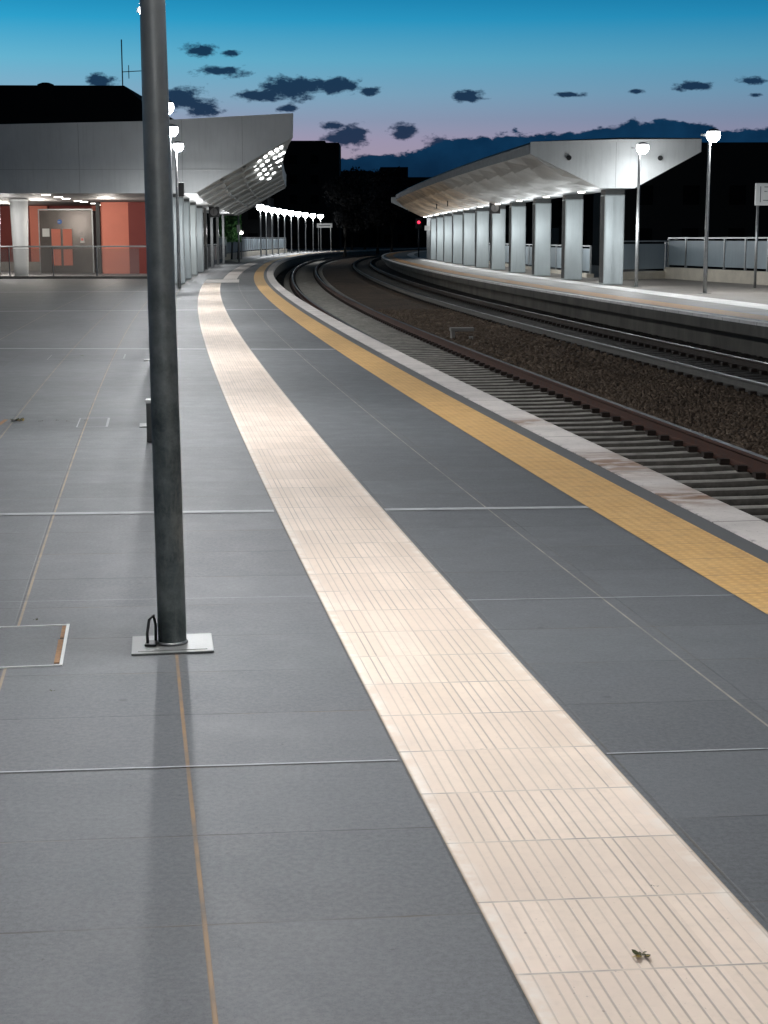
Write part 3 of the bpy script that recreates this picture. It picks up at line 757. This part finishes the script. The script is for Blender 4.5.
for (px, py) in clp:
    Yc = (3.29-1.6)*1600/(238.6-py) ; Xc = (px-384)/1600*Yc
    bm = nb(); lathe(bm, [(.17, -.02), (.18, .0)], 16); o = bmobj('ceiling_light', bm, M['downl']); o.parent = hall; o.location = Vector((Xc, Yc, 3.29)) - Vector(hall.location)
for (a, b_) in ((-21, 70), (-15.5, 73), (-12, 70.5), (-18.5, 79)):
    point((a, b_, 2.5), 290, (1, .93, .84), .3)  # unseen lights added to brighten the hall
# rounded columns in the hall
for i, (xx, w) in enumerate(((-15.55, .37), (-16.75, .37))):
    r = empty('hall_column', (xx, 69.5, 0), label=['white rounded hall column left of the lift', 'white rounded hall column cut by the left picture edge'][i], cat='column', group='white hall columns')
    bm = nb(); lathe(bm, [(w*.80, 0), (w*.84, .5), (w*.92, 1.6), (w*1.0, 2.6), (w*1.04, 3.28)], 28); bmobj('shaft', bm, M['colw'], r)
    bm = nb(); lathe(bm, [(w*1.08, 3.20), (w*1.08, 3.29)], 28); bmobj('capital', bm, M['colw'], r)
    point((xx+.1, 66.9, 2.3), 75, (1, .98, .95), .15)  # unseen light added in front of the column
# lift enclosure with double doors
lf = empty('lift', (-15.55, 78, 0), label='steel clad lift enclosure with double doors, blue sign and notices', cat='lift')
bm = nb(); box(bm, -.95, 1.55, .0, 2.4, 0, 2.95, bevel=.02); bmobj('enclosure', bm, M['steelbox'], lf)
bm = nb(); box(bm, -.99, 1.6, -.05, -.004, 2.96, 3.03); box(bm, 1.56, 1.62, -.05, 0, 0, 2.96); box(bm, -1.0, -.955, -.05, 0, 0, 2.96); bmobj('frame', bm, M['galv'], lf)
for k, x0 in enumerate((-.42, .13)):
    bm = nb(); box(bm, x0, x0+.50, -.04, -.006, .1, 2.15); d = bmobj('door', bm, M['steelbox'], lf)
    for z0, z1 in ((.35, 1.12), (1.24, 2.08)):
        bm = nb(); box(bm, x0+.03, x0+.47, -.05, -.042, z0, z1); bmobj('pane', bm, M['red'], d)
bm = nb(); lathe(bm, [(.11, -.01), (.11, .01)], 20); o = bmobj('blue_sign', bm, M['blue'], lf); o.rotation_euler = (math.pi/2, 0, 0); o.location = (.03, -.06, 2.42)
bm = nb(); box(bm, -.06, .06, -.078, -.072, 2.40, 2.43); bmobj('sign_print', bm, M['signw'], o if False else lf)
bm = nb(); box(bm, -.82, -.48, -.04, -.02, 1.72, 2.1); bmobj('notice', bm, M['signw'], lf)
bm = nb(); box(bm, 1.0, 1.18, -.04, -.02, 1.5, 1.68); box(bm, .98, 1.2, -.045, -.02, 1.42, 1.5); bmobj('notice', bm, M['signw'], lf, label='small red and white notice')
bm = nb(); box(bm, 1.03, 1.14, -.052, -.046, 1.53, 1.64); bmobj('notice_print', bm, M['redp'], lf)
# glass railing with kerb
gr = empty('glass_railing', (-16, 66.5, 0), label='glass railing with steel handrail on a low kerb in front of the red hall', cat='railing')
bm = nb(); box(bm, -16, 6.4, .0, .35, 0, .10); bmobj('kerb', bm, M['conc'], gr)
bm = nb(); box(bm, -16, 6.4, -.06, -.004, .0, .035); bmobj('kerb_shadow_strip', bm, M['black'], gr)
bm = nb(); tube(bm, [(-16, .18, 1.30), (6.4, .18, 1.30)], .03); bmobj('handrail', bm, M['colw'], gr)
xx = -15.6; k = 0
while xx < 6.0:
    bm = nb(); box(bm, xx-.025, xx+.025, .15, .2, .10, 1.28); bmobj('post', bm, M['galv'], gr)
    bm = nb(); box(bm, xx+.06, xx+1.74, .17, .182, .16, 1.22); bmobj('glass_pane', bm, M['glass'], gr)
    xx += 1.8
# clock under left canopy
def clock(loc, lb):
    r = empty('platform_clock', loc, label=lb, cat='clock')
    bm = nb(); box(bm, -.26, .26, -.12, .12, -.27, .27, bevel=.02); bmobj('case', bm, M['black'], r)
    bm = nb(); lathe(bm, [(.19, 0), (.19, .008)], 24); f_ = bmobj('face', bm, M['clockf'], r); f_.rotation_euler = (math.pi/2, 0, 0); f_.location = (0, -.122, 0)
    bm = nb(); box(bm, -.012, .012, -.14, -.134, -.02, .15); box(bm, -.012, .012, -.146, -.141, -.11, .02); bmobj('clock_hands', bm, M['black'], r)
    bm = nb(); tube(bm, [(0, 0, .27), (0, 0, .55)], .02); bmobj('hanger', bm, M['black'], r)
    return r
clock(P(80.6, -2.95, 2.93), 'square black platform clock hanging under the left canopy')
clock(P(76.4, 10.72, 3.04), 'square black platform clock hanging among the far canopy columns')
# stair parapet under left canopy
st = empty('stair_parapet', P(82, -4.0), label='dark stair parapet with posts and rail behind the left columns', cat='parapet')
def W2(name, bm, m): return W(name, bm, m, st)
bm = nb()
sweep('x', [(-3.9, .0), (-3.9, .28), (-4.02, .28), (-4.02, 0)], 80, 112, 2, None, bm=bm, finish=False, closed=True); W2('base_kerb', bm, M['black'])
bm = nb()
sweep('x', [(-3.93, 1.22), (-3.93, 1.28), (-4.0, 1.28), (-4.0, 1.22)], 80, 112, 2, None, bm=bm, finish=False, closed=True); W2('handrail', bm, M['galv'])
for i in range(9):
    s = 80.2 + i*3.9
    bm = nb(); c = P(s, -3.96); box(bm, c.x-.09, c.x+.09, c.y-.05, c.y+.05, .28, 1.2); W2('post', bm, M['galv'])
    bm = nb(); sweep('x', [(-3.95, .32), (-3.95, 1.12), (-3.98, 1.12), (-3.98, .32)], s+.25, s+3.5, 1.7, None, bm=bm, finish=False, closed=True); W2('panel', bm, M['brown'])
# green-lit hedge beyond the parapet, and its strip light
bm = nb()
hc = Vector((-11.9, 127, 0))
for i in range(3200):
    a = random.uniform(-1.1, .75); zz = random.uniform(1.4, 3.7); dd = random.uniform(-.5, .5)
    q = hc + Vector((a, dd, zz)); r_ = .12
    u = Vector((random.uniform(-1, 1), random.uniform(-1, 1), random.uniform(-1, 1))).normalized()*r_; w = u.cross(Vector((random.uniform(-1, 1), 1, random.uniform(-1, 1)))).normalized()*r_*.6
    bm.faces.new([bm.verts.new(q+u), bm.verts.new(q+w), bm.verts.new(q-u), bm.verts.new(q-w)])
hd = empty('hedge', hc, label='green hedge lit by a lamp beyond the left canopy', cat='hedge'); W('foliage', bm, M['green'], hd)
bm = nb()
for a in (-.6, 0, .5): tube(bm, [hc+Vector((a, 0, 0)), hc+Vector((a+.1, 0, 2.2))], [.08, .04])
W('stem', bm, M['earth'], hd)
point(hc + Vector((.9, -1.3, 2.1)), 14, (.85, 1, .8), .1)
bl = empty('wall_lamp', hc + Vector((.85, -.9, 2.05)), label='small glaring lamp at the right end of the green hedge', cat='lamp')
bm = nb(); lathe(bm, [(.05, -.12), (.14, -.06), (.16, .03), (.1, .13)], 14); bmobj('lens', bm, M['downl'], bl)
bm = nb(); tube(bm, [(0, .1, -2.0), (0, .1, .3), (0, 0, .3), (0, 0, .1)], .03); bmobj('bracket', bm, M['galv'], bl)
sl = empty('strip_light', P(90, -5.2, 3.22), label='long white strip light under the left canopy ceiling', cat='light')
bm = nb(); box(bm, -.08, .08, -5.5, 7.5, -.06, -.01); o = bmobj('tube', bm, M['downl'], sl); 
bm = nb(); box(bm, -.12, .12, -5.7, 7.7, -.008, .03); bmobj('housing', bm, M['alumd'], sl); sl.rotation_euler = (0, 0, .02)
# low wall and screen fence at far end of left platform
def screen_fence(name, label, pts, posts_every, top, wall_h, side):
    root = empty(name, pts[0], label=label, cat='fence')
    bm = nb(); bm2 = nb(); bm3 = nb(); res = []
    for a, b_ in zip(pts, pts[1:]):
        d = (b_ - a); L = d.length; d.normalize(); nrm = Vector((-d.y, d.x, 0))*.12
        def slab(bmx, p0, p1, th_, z0, z1):
            n_ = Vector((-d.y, d.x, 0))*th_
            v = [bmx.verts.new(q) for q in (p0-n_+Vector((0,0,z0)), p1-n_+Vector((0,0,z0)), p1+n_+Vector((0,0,z0)), p0+n_+Vector((0,0,z0)), p0-n_+Vector((0,0,z1)), p1-n_+Vector((0,0,z1)), p1+n_+Vector((0,0,z1)), p0+n_+Vector((0,0,z1)))]
            for q in ((3,2,1,0),(4,5,6,7),(0,1,5,4),(1,2,6,5),(2,3,7,6),(3,0,4,7)): bmx.faces.new([v[i] for i in q])
        slab(bm, a, b_, .15, 0, wall_h)
        slab(bm2, a, b_, .03, top-.05, top)
        n = max(1, round(L/posts_every)); 
        for i in range(n+1 if b_ is pts[-1] else n):
            c = a + d*(L*i/n); pb = nb(); slab(pb, c-d*.04, c+d*.04, .035, wall_h, top-.052); W('post', pb, M['galv'], root)
            if i < n:
                c2 = a + d*(L*(i+1)/n); pb = nb(); slab(pb, c+d*.06, c2-d*.06, .008, wall_h+.09, top-.13); W('screen_panel', pb, M['mesh'], root)
    W('low_wall', bm, M['lowwall'], root); W('top_rail', bm2, M['galv'], root); bm3.free()
    return root
screen_fence('screen_fence', 'distant grey screen fence on a low pale wall behind the row of lamps', [P(s, -4.6) for s in (116, 128, 140, 152, 164, 176, 188)], 2.4, 1.75, .45, 1)
Q = lambda x_, y_: Vector((x_, y_, 0))
screen_fence('screen_fence', 'grey blue screen fence on a pale stone plinth at the right edge', [Q(11.38, 64.7), Q(13.2, 55.6), Q(15.3, 44.5)], 1.75, 1.62, .45, 1)
f2 = screen_fence('screen_fence', 'short grey screen fence section beside the first far canopy column', [Q(8.7, 62.6), Q(11.3, 64.9)], 1.4, 1.5, .30, 1)
f3 = screen_fence('screen_fence', 'stair screen with rail seen through the gaps of the far canopy columns', [Q(8.5, 66.5), Q(7.7, 82), Q(6.9, 98), Q(6.3, 115)], 2.2, 1.3, .16, 1)

# ------------------------------------------------------------------ right canopy
rc = empty('platform_canopy', P(53, 11.5), label='pale butterfly canopy with folded soffit over the far platform', cat='canopy')
VL, VR, TL, TR = 10.62, 11.75, 8.22, 14.0
s0, s1 = 51.9, 124
ztip, ztop = 4.35, 4.76
def side_z(o_): return 3.24 + (VL-o_)/(VL-TL)*(ztip-3.24)
# folded left wing soffit
bm = nb(); ds_ = 6.75/2; os_ = [VL, 10.0, 9.4, 8.8, TL]; lag = [0, .9, 1.8, 2.7, 3.6]
cre = [s0 - 1.2 + 3.375*i for i in range(23)]
def pt(i, j, e):
    # crease i at column j; e = drop below the wing plane
    s_ = min(max(cre[i] - lag[j]*(1 if j < 4 else 1), s0), s1 - j*2.2 if j else s1)
    amp = (0, .10, .15, .12, 0)[j]
    return bm.verts.new(P(s_, os_[j], side_z(os_[j]) - e*amp - (.0 if j else 0)))
for i in range(22):
    a = [pt(i, j, 0) for j in range(5)]; b_ = [pt(i+1, j, 1) for j in range(5)]; c_ = [pt(i+1, j, 0) for j in range(5)]
    for j in range(4):
        for q in ((a[j], a[j+1], b_[j+1], b_[j]), (b_[j], b_[j+1], c_[j+1], c_[j])):
            if (q[0].co-q[3].co).length + (q[1].co-q[2].co).length > .02: bm.faces.new(q)
bmesh.ops.remove_doubles(bm, verts=bm.verts, dist=.0005)
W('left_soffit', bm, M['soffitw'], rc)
o = sweep('centre_soffit', [(VL, 3.24), (VR, 3.24)], s0, s1, 4, M['alumd']); o.parent = rc; o.location = -Vector(rc.location)
o = sweep('right_soffit', [(VR, 3.24), (TR, 4.44)], s0, s1, 4, M['soffit']); o.parent = rc; o.location = -Vector(rc.location)
o = sweep('edge_fascia', [(TL, ztip), (TL-.02, ztop-.1), (TL+.1, ztop), (11.2, 4.9), (TR, 4.9), (TR, 4.44)], s0, [s1-9, s1-9, s1-8, s1, s1, s1], 3, M['alumd']); o.parent = rc; o.location = -Vector(rc.location)
# end panel facing the viewer
ep = [(TL, ztip), (VL, 3.24), (VR, 3.24), (TR, 4.44), (TR, 4.86), (11.2, 4.84), (TL, ztop-.02)]
bm = nb(); a = [bm.verts.new(P(s0-.02, o_, z)) for o_, z in ep]; b_ = [bm.verts.new(P(s0-.14, o_, z)) for o_, z in ep]
bm.faces.new(a); bm.faces.new(b_)
for i in range(len(ep)): bm.faces.new((a[i], a[(i+1)%len(ep)], b_[(i+1)%len(ep)], b_[i]))
bmesh.ops.recalc_face_normals(bm, faces=bm.faces); W('end_panel', bm, M['white'], rc)
bm = nb(); a = [bm.verts.new(P(s1+.0, o_, z)) for o_, z in ep]; bm.faces.new(a); W('far_end_panel', bm, M['whitefar'], rc)
for o_ in (9.5, 12.6):
    bm = nb(); c = P(s0-.15, o_, 4.23); tube(bm, [c, c+Vector((0, -.05, 0))], .085, 14); W('vent_hole', bm, M['black'], rc)
bm = nb()
for o_ in (11.1,):
    c = P(s0-.145, o_, 0); zz = 3.26 if VL <= o_ <= VR else (side_z(o_)+.03 if o_ < VL else 3.24+(o_-VR)/(TR-VR)*1.2+.03)
    box(bm, c.x-.008, c.x+.008, c.y-.006, c.y-.001, zz, 4.74)
W('panel_seam', bm, M['seam'], rc)
for k, s in enumerate((95, 88)):
    bm = nb(); c = P(s, 9.6, 0); box(bm, c.x-.03, c.x+.03, c.y-.03, c.y+.03, 3.35, 3.95); W('hanger', bm, M['black'], rc)
# columns
RC = [53.6 + 6.75*i for i in range(11)]
names = ['nearest and widest looking', 'second', 'third', 'fourth', 'fifth', 'sixth', 'seventh', 'eighth', 'ninth', 'tenth', 'farthest']
for i, s in enumerate(RC):
    o = copy_tree(col); o.location = P(s, 11.45); o.rotation_euler = (0, 0, -at(s)[2])
    tag(o, 'blade column under the far canopy, %s%s' % (names[i], '' if i in (0, 10) else ' from the right'), 'column', 'columns under the far canopy')
    bm = nb(); lathe(bm, [(.12, -.04), (.13, .0)], 14); c = P(s+2.1, 10.8, 3.235)
    o = bmobj('ceiling_light', bm, M['downl']); o.parent = rc; o.location = c - Vector(rc.location)
    point(P(s-3.2, 11.3, 1.95), 165, (.93, .98, 1), .3)  # unseen fill light added below the far canopy soffit
point(P(124, 11.2, 2.8), 90, (.95, .98, 1), .2)
bm = nb(); c = P(127, 11.4); box(bm, c.x-.25, c.x+.1, c.y-.2, c.y+.2, 0, 3.2); 
bmobj('canopy_post', bm, M['galv'], label='slim pale post at the far tip of the far canopy', cat='post')

# ------------------------------------------------------------------ signs and signal
sg = empty('platform_sign', (12.0, 52.2, 0), label='white platform sign on a slim post at the right picture edge', cat='sign')
bm = nb(); tube(bm, [(0, 0, 0), (0, 0, 2.62)], .045, 12); bmobj('post', bm, M['galv'], sg)
bm = nb(); tube(bm, [(1.9, 0, 0), (1.9, 0, 2.62)], .045, 12); bmobj('post', bm, M['galv'], sg)
bm = nb(); box(bm, -.10, 2.0, -.05, .03, 2.62, 3.32, bevel=.01); bmobj('sign_panel', bm, M['colw'], sg)
bm = nb()
box(bm, .05, .075, -.056, -.052, 2.72, 3.22)
for z, a, b_ in ((3.20, .18, .34), (3.20, .37, .60), (3.20, .66, 1.2), (3.06, .18, .26), (3.06, .29, .42), (2.78, .15, .62), (2.78, .7, 1.5)): box(bm, a, b_, -.056, -.052, z-.011, z+.011)
bmobj('sign_print', bm, M['signk'], sg)
sg2 = empty('platform_sign', P(209, -2.6), -.0, label='small white name sign on two posts at the distant end of the lamp row', cat='sign')
bm = nb(); box(bm, -1.0, 1.0, -.05, .05, 3.0, 3.55); bmobj('sign_panel', bm, M['signw'], sg2)
bm = nb(); box(bm, -.75, .75, -.056, -.052, 3.2, 3.32); bmobj('sign_print', bm, M['signk'], sg2)
for a in (-.8, .8):
    bm = nb(); tube(bm, [(a, 0, 0), (a, 0, 3.0)], .05, 8); bmobj('post', bm, M['galv'], sg2)
point(P(206, -2.4, 3.3) + Vector((.3, -1.5, 0)), 60, (.95, .98, 1), .1)
ns = empty('notice_post', P(112, -2.9), label='slim post carrying a small white notice before the distant lamp row', cat='sign')
bm = nb(); tube(bm, [(0, 0, 0), (0, 0, 3.3)], .06, 10); bmobj('post', bm, M['galv'], ns)
bm = nb(); box(bm, -.12, .12, -.09, -.065, 2.0, 2.55); bmobj('notice', bm, M['signw'], ns)
sp_ = empty('railway_signal', Q(3.0, 138), label='railway signal showing a red light at the far end of the canopy', cat='signal')
bm = nb(); tube(bm, [(0, 0, -.7), (0, 0, 3.3)], .06, 8); bmobj('mast', bm, M['black'], sp_)
bm = nb(); box(bm, -.25, .25, -.1, .1, 2.4, 3.3, bevel=.03); bmobj('signal_head', bm, M['black'], sp_)
bm = nb(); lathe(bm, [(.13, 0), (.11, .03), (.04, .05)], 16); o = bmobj('red_lens', bm, M['redl'], sp_); o.rotation_euler = (math.pi/2, 0, 0); o.location = (0, -.1, 2.95)
s3 = empty('platform_sign', P(121, 10.95), label='tiny white sign hanging under the far tip of the canopy', cat='sign')
bm = nb(); box(bm, -.3, .3, -.04, .04, 2.2, 2.55); bmobj('sign_panel', bm, M['signw'], s3)
bm = nb(); box(bm, -.02, .02, -.02, .02, 2.55, 3.24); bmobj('hanger', bm, M['galv'], s3)

# ------------------------------------------------------------------ ground, dark background buildings and trees
bm = nb(); bmesh.ops.create_grid(bm, x_segments=20, y_segments=20, size=1500); 
for v in bm.verts: v.co.z = -1.05; v.co.y += 900
bmobj('ground', bm, M['earth'], kind='structure')

def block(name, label, x0, x1, y, dep, z1, extra=(), cat='building', roofz=None):
    r = empty(name, ((x0+x1)/2, y, 0), label=label, cat=cat)
    bm = nb(); box(bm, x0, x1, y, y+dep, -1, z1)
    for e in extra: box(bm, *e)
    W('wall', bm, M['dark'], r)
    nwx = max(2, int((x1-x0)/3.2)); nz = max(1, int(z1/3.1))
    for k in range(nz):
        for i in range(nwx):
            cx_ = x0 + (i+.5)*(x1-x0)/nwx; cz = 1.6 + k*3.1
            if cz + 1 > z1 or nwx*nz > 90: continue
            bm = nb(); box(bm, cx_-.6, cx_+.6, y-.06, y-.01, cz-.7, cz+.7); W('window', bm, M['dark2'], r)
    return r

# left hip-roof mass behind the fascia
Y = 150
r = empty('dark_building', (Xp(60, Y), Y, 0), label='large black unlit building with sloping roof end above the left canopy', cat='building')
pts = [(Xp(-60, Y), -1), (Xp(-60, Y), Zp(84, Y)), (Xp(128, Y), Zp(85, Y)), (Xp(143, Y), Zp(99, Y)), (Xp(175, Y), Zp(118, Y)), (Xp(175, Y), -1)]
bm = nb(); a = [bm.verts.new((x_, Y, z)) for x_, z in pts]; b_ = [bm.verts.new((x_, Y+14, z)) for x_, z in pts]
bm.faces.new(a); bm.faces.new(b_[::-1])
for i in range(len(pts)): bm.faces.new((a[i], b_[i], b_[(i+1)%len(pts)], a[(i+1)%len(pts)]))
bmesh.ops.recalc_face_normals(bm, faces=bm.faces); W('wall', bm, M['dark'], r)
bm = nb(); c = Vector((Xp(46, Y), Y+2, Zp(84.5, Y))); lathe(bm, [(.9, -.2), (.75, .25), (.35, .4)], 14); o = W('roof_vent', bm, M['dark'], r); o.location = c - Vector(r.location)
an = empty('roof_antenna', (Xp(121.5, Y), Y+3, Zp(85, Y)-.3), label='thin roof antenna mast with crossbar against the blue sky', cat='antenna')
bm = nb(); tube(bm, [(0, 0, 0), (0, 0, 4.7)], .055, 6); tube(bm, [(0, 0, 1.8), (2.0, 0, 1.9)], .04, 6); tube(bm, [(.6, 0, 1.2), (.6, 0, 2.4)], .035, 6)
bmobj('mast', bm, M['dark'], an)
Y = 260
block('dark_apartment_block', 'black unlit apartment block behind the left canopy tip', Xp(262, Y), Xp(326, Y), Y, 12, Zp(140.5, Y), [(Xp(326, Y), Xp(340, Y), Y+.02, Y+12, -1, Zp(142.5, Y)), (Xp(284, Y), Xp(300, Y), Y+2, Y+8, Zp(141, Y), Zp(140, Y))])
Y = 300
block('low_dark_building', 'low black unlit building between the two canopies', Xp(335, Y), Xp(372, Y), Y, 10, Zp(171, Y))
block('low_dark_building', 'black unlit building right of the tracks behind the far canopy tip', Xp(381, Y), Xp(408, Y), Y-8, 10, Zp(169, Y))
block('low_dark_building', 'wide low black building behind the far canopy columns', Xp(372, Y), Xp(575, Y), Y+6, 10, Zp(176, Y))
Y = 120
block('dark_building', 'long black unlit building behind the right screen fence', Xp(622, Y), Xp(900, Y), Y, 16, Zp(143, Y))
block('dark_building', 'black building wing set behind the gap of the far canopy columns', Xp(560, 170), Xp(650, 170), 170, 10, Zp(228, 170))

Y = 205
block('dark_building', 'black unlit building closing the view under the left canopy', Xp(120, Y), Xp(268, Y), Y, 12, Zp(196, Y))
# trees: irregular dark crowns along the horizon
def tree(loc, h, w, label):
    r = empty('tree', loc, label=label, cat='tree', group='dark trees along the horizon')
    bm = nb(); tube(bm, [(0, 0, -1), (.1, 0, h*.3), (-.1, 0, h*.6)], [.3, .22, .1]); tube(bm, [(0, 0, h*.3), (w*.3, 0, h*.6)], [.14, .06]); tube(bm, [(0, 0, h*.35), (-w*.3, .1, h*.62)], [.12, .05])
    bmobj('trunk', bm, M['earth'], r)
    bm = nb(); cl = [(random.uniform(-w, w)*.6, random.uniform(-w, w)*.5, h*random.uniform(.45, .88), w*random.uniform(.3, .5)) for _ in range(13)]
    for i in range(2600):
        cx_, cy_, cz, rr = random.choice(cl)
        d = Vector((random.gauss(0, 1), random.gauss(0, 1), random.gauss(0, 1))).normalized()*rr*random.uniform(.6, 1.05)
        q = Vector((cx_, cy_, cz)) + d
        u = Vector((random.uniform(-1, 1), random.uniform(-1, 1), random.uniform(-1, 1))).normalized()*.28; v_ = u.cross(d).normalized()*.16
        bm.faces.new([bm.verts.new(q+u), bm.verts.new(q+v_), bm.verts.new(q-u), bm.verts.new(q-v_)])
    bmobj('crown', bm, M['dark'], r)
tl = [(352, 230, 172, 5.0, 'dark tree silhouette just right of the apartment block'), (365, 240, 174, 5, 'dark tree silhouette over the middle of the track curve'), (378, 235, 171, 4.5, 'dark tree silhouette beside the far canopy tip'), (345, 200, 178, 4, 'lower dark tree silhouette left of the track curve end'), (392, 220, 173, 4.5, 'dark tree silhouette directly behind the far canopy tip')]
for px, Yt, py, w, lb in tl: tree((Xp(px, Yt), Yt, 0), Zp(py, Yt)*1.0, w, lb)
# dark embankment closing the end of the line
bm = nb(); box(bm, Xp(300, 330), Xp(640, 330), 330, 345, -1, Zp(179, 330)); bmobj('embankment', bm, M['dark'], kind='structure')

# ------------------------------------------------------------------ world: dusk gradient and clouds, by direction
w = bpy.data.worlds.new("World"); sc.world = w; w.use_nodes = True
nt = w.node_tree; nt.nodes.clear()
class WN(N):
    def __init__(s): s.t = nt
n = WN()
tc = n.n('ShaderNodeTexCoord').outputs['Generated']
sx = n.n('ShaderNodeSeparateXYZ'); nt.links.new(tc, sx.inputs[0])
yc = n.math('MAXIMUM', sx.outputs[1], .05)
u = n.math('DIVIDE', sx.outputs[0], yc); v = n.math('DIVIDE', sx.outputs[2], yc)
fr = n.math('GREATER_THAN', sx.outputs[1], .3)
def ramp(fac, stops, interp='LINEAR'):
    nd = n.n('ShaderNodeValToRGB'); nd.color_ramp.interpolation = interp
    el = nd.color_ramp.elements
    while len(el) > 1: el.remove(el[-1])
    el[0].position = stops[0][0]; el[0].color = (*stops[0][1], 1)
    for p_, c_ in stops[1:]:
        e = el.new(p_); e.color = (*c_, 1)
    n.set(nd.inputs[0], fac); return nd.outputs[0]
z = sx.outputs[2]
g1 = n.math('MULTIPLY', z, 4.0)     # elevation sine times 4
def zz(py):
    t = vv(py); return t/math.sqrt(1+t*t)*4
sky = ramp(g1, [(0, lin((120, 105, 130))), (zz(165), lin((166, 148, 165))), (zz(140), lin((158, 148, 172))), (zz(120), lin((140, 150, 175))), (zz(95), lin((124, 161, 186))), (zz(60), lin((94, 166, 195))), (zz(20), lin((42, 149, 191))), (zz(-20), lin((12, 118, 165))), (.68, lin((10, 90, 130))), (.80, lin((8, 46, 66))), (1.0, lin((6, 22, 34)))])
# darker to the right
dk = n.mapr(u, -.25, .28, 1.08, .60)
sky = n.mix(1.0, sky, n.comb(n.mapr(u, -.25, .28, 1.15, .70), n.mapr(u, -.25, .28, 1.18, .78), n.mapr(u, -.25, .28, 1.16, .84)), 'MULTIPLY')
uvc = n.comb(u, v, 0.0)
nz1 = n.math('SUBTRACT', n.noise(n.scalev(uvc, (1, 2.0, 1)), 95, 8, .68), .5)
nz2 = n.math('SUBTRACT', n.noise(n.scalev(uvc, (1, 1.6, 1)), 26, 5, .6), .5)
clouds = [(206, 50, 22, 6), (232, 53, 12, 3), (222, 71, 27, 6), (262, 95, 24, 6), (298, 87, 34, 11), (336, 86, 26, 8), (372, 91, 11, 4), (185, 98, 30, 12), (205, 108, 22, 8), (104, 80, 16, 7), (350, 137, 24, 12), (336, 126, 12, 4), (404, 132, 15, 7), (468, 96, 18, 5), (566, 95, 19, 2.6), (636, 92, 9, 2.4), (692, 87, 21, 4.5), (746, 82, 18, 4.5), (752, 96, 8, 2), (60, 92, 25, 5), (438, 145, 15, 10), (290, 108, 10, 3)]
best = None
for px, py, rx, ry in clouds:
    rx *= 1.1; ry *= 1.25
    a = n.math('MULTIPLY', n.math('SUBTRACT', u, (px-384)/1600*.982), 1600/rx)
    b_ = n.math('MULTIPLY', n.math('SUBTRACT', v, vv(py)), 1600/ry)
    d = n.math('SUBTRACT', 1.0, n.math('SQRT', n.math('ADD', n.math('MULTIPLY', a, a), n.math('MULTIPLY', b_, b_))))
    best = d if best is None else n.math('MAXIMUM', best, d)
best = n.math('ADD', best, n.math('ADD', n.math('MULTIPLY', nz1, 2.3), n.math('MULTIPLY', nz2, 1.9)))
cm = n.mapr(best, .04, .50, 0, .96)
sky = n.mix(n.math('MULTIPLY', cm, fr), sky, lin((12, 42, 72)))
# cloud bank near the horizon
bank = [(200, 175), (330, 156), (400, 152), (425, 147), (445, 139), (480, 137), (520, 131), (560, 134), (600, 127), (630, 120), (660, 122), (700, 126), (740, 129), (790, 127)]
hb = ramp(n.mapr(u, (200-384)/1600, (790-384)/1600, 0, 1), [((px-200)/590, (vv(py)*5,)*3) for px, py in bank])
dd = n.math('SUBTRACT', n.math('MULTIPLY', hb, .2), v)
dd = n.math('ADD', dd, n.math('ADD', n.math('MULTIPLY', nz1, .012), n.math('MULTIPLY', nz2, .020)))
bm_ = n.mapr(dd, -.0004, .0014, 0, 1)
bcol = n.mix(n.mapr(n.noise(uvc, 40, 4), .35, .65, 0, 1), lin((4, 42, 72)), lin((10, 52, 84)))
bcol = n.mix(n.mapr(v, vv(200), vv(150), .75, 0), bcol, lin((6, 22, 38)))
sky = n.mix(n.math('MULTIPLY', bm_, fr), sky, bcol)
sky = n.mix(n.mapr(sx.outputs[1], -.1, .3, .75, 0), sky, (.006, .012, .02))
bg = n.n('ShaderNodeBackground'); n.set(bg.inputs[0], sky); bg.inputs[1].default_value = 1.0
ou = n.n('ShaderNodeOutputWorld'); nt.links.new(bg.outputs[0], ou.inputs[0])
# a faint physically based dusk sky is added on top of the painted-by-direction one
st_ = n.n('ShaderNodeTexSky'); st_.sky_type = 'NISHITA'; st_.sun_disc = False; st_.sun_elevation = math.radians(-4); st_.sun_rotation = math.radians(20)
bg2 = n.n('ShaderNodeBackground'); nt.links.new(st_.outputs[0], bg2.inputs[0]); bg2.inputs[1].default_value = .008
ad = n.n('ShaderNodeAddShader'); nt.links.new(bg.outputs[0], ad.inputs[0]); nt.links.new(bg2.outputs[0], ad.inputs[1]); nt.links.new(ad.outputs[0], ou.inputs[0])

# ------------------------------------------------------------------ camera
cam = bpy.data.cameras.new('camera'); co = bpy.data.objects.new('camera', cam); C.objects.link(co); sc.camera = co
F = 1600.0; cam.sensor_fit = 'VERTICAL'; cam.sensor_height = 36; cam.sensor_width = 27; cam.lens = F/1024*36
cam.clip_end = 5000; cam.clip_start = .05
p = math.atan((512-238.5)/F); roll = .002
co.location = (0, 0, 1.6)
fw = Vector((0, math.cos(p), -math.sin(p))); up = Vector((0, math.sin(p), math.cos(p))); rt = Vector((1, 0, 0))
up2 = math.cos(roll)*up + math.sin(roll)*rt; rt2 = math.cos(roll)*rt - math.sin(roll)*up
co.rotation_euler = Matrix((rt2, up2, -fw)).transposed().to_euler()
sc.view_settings.view_transform = 'Standard'; sc.view_settings.look = 'None'; sc.view_settings.exposure = 0
sc.render.engine = 'CYCLES'
sc.cycles.use_denoising = True
sc.cycles.max_bounces = 6
sc.cycles.sample_clamp_indirect = 4
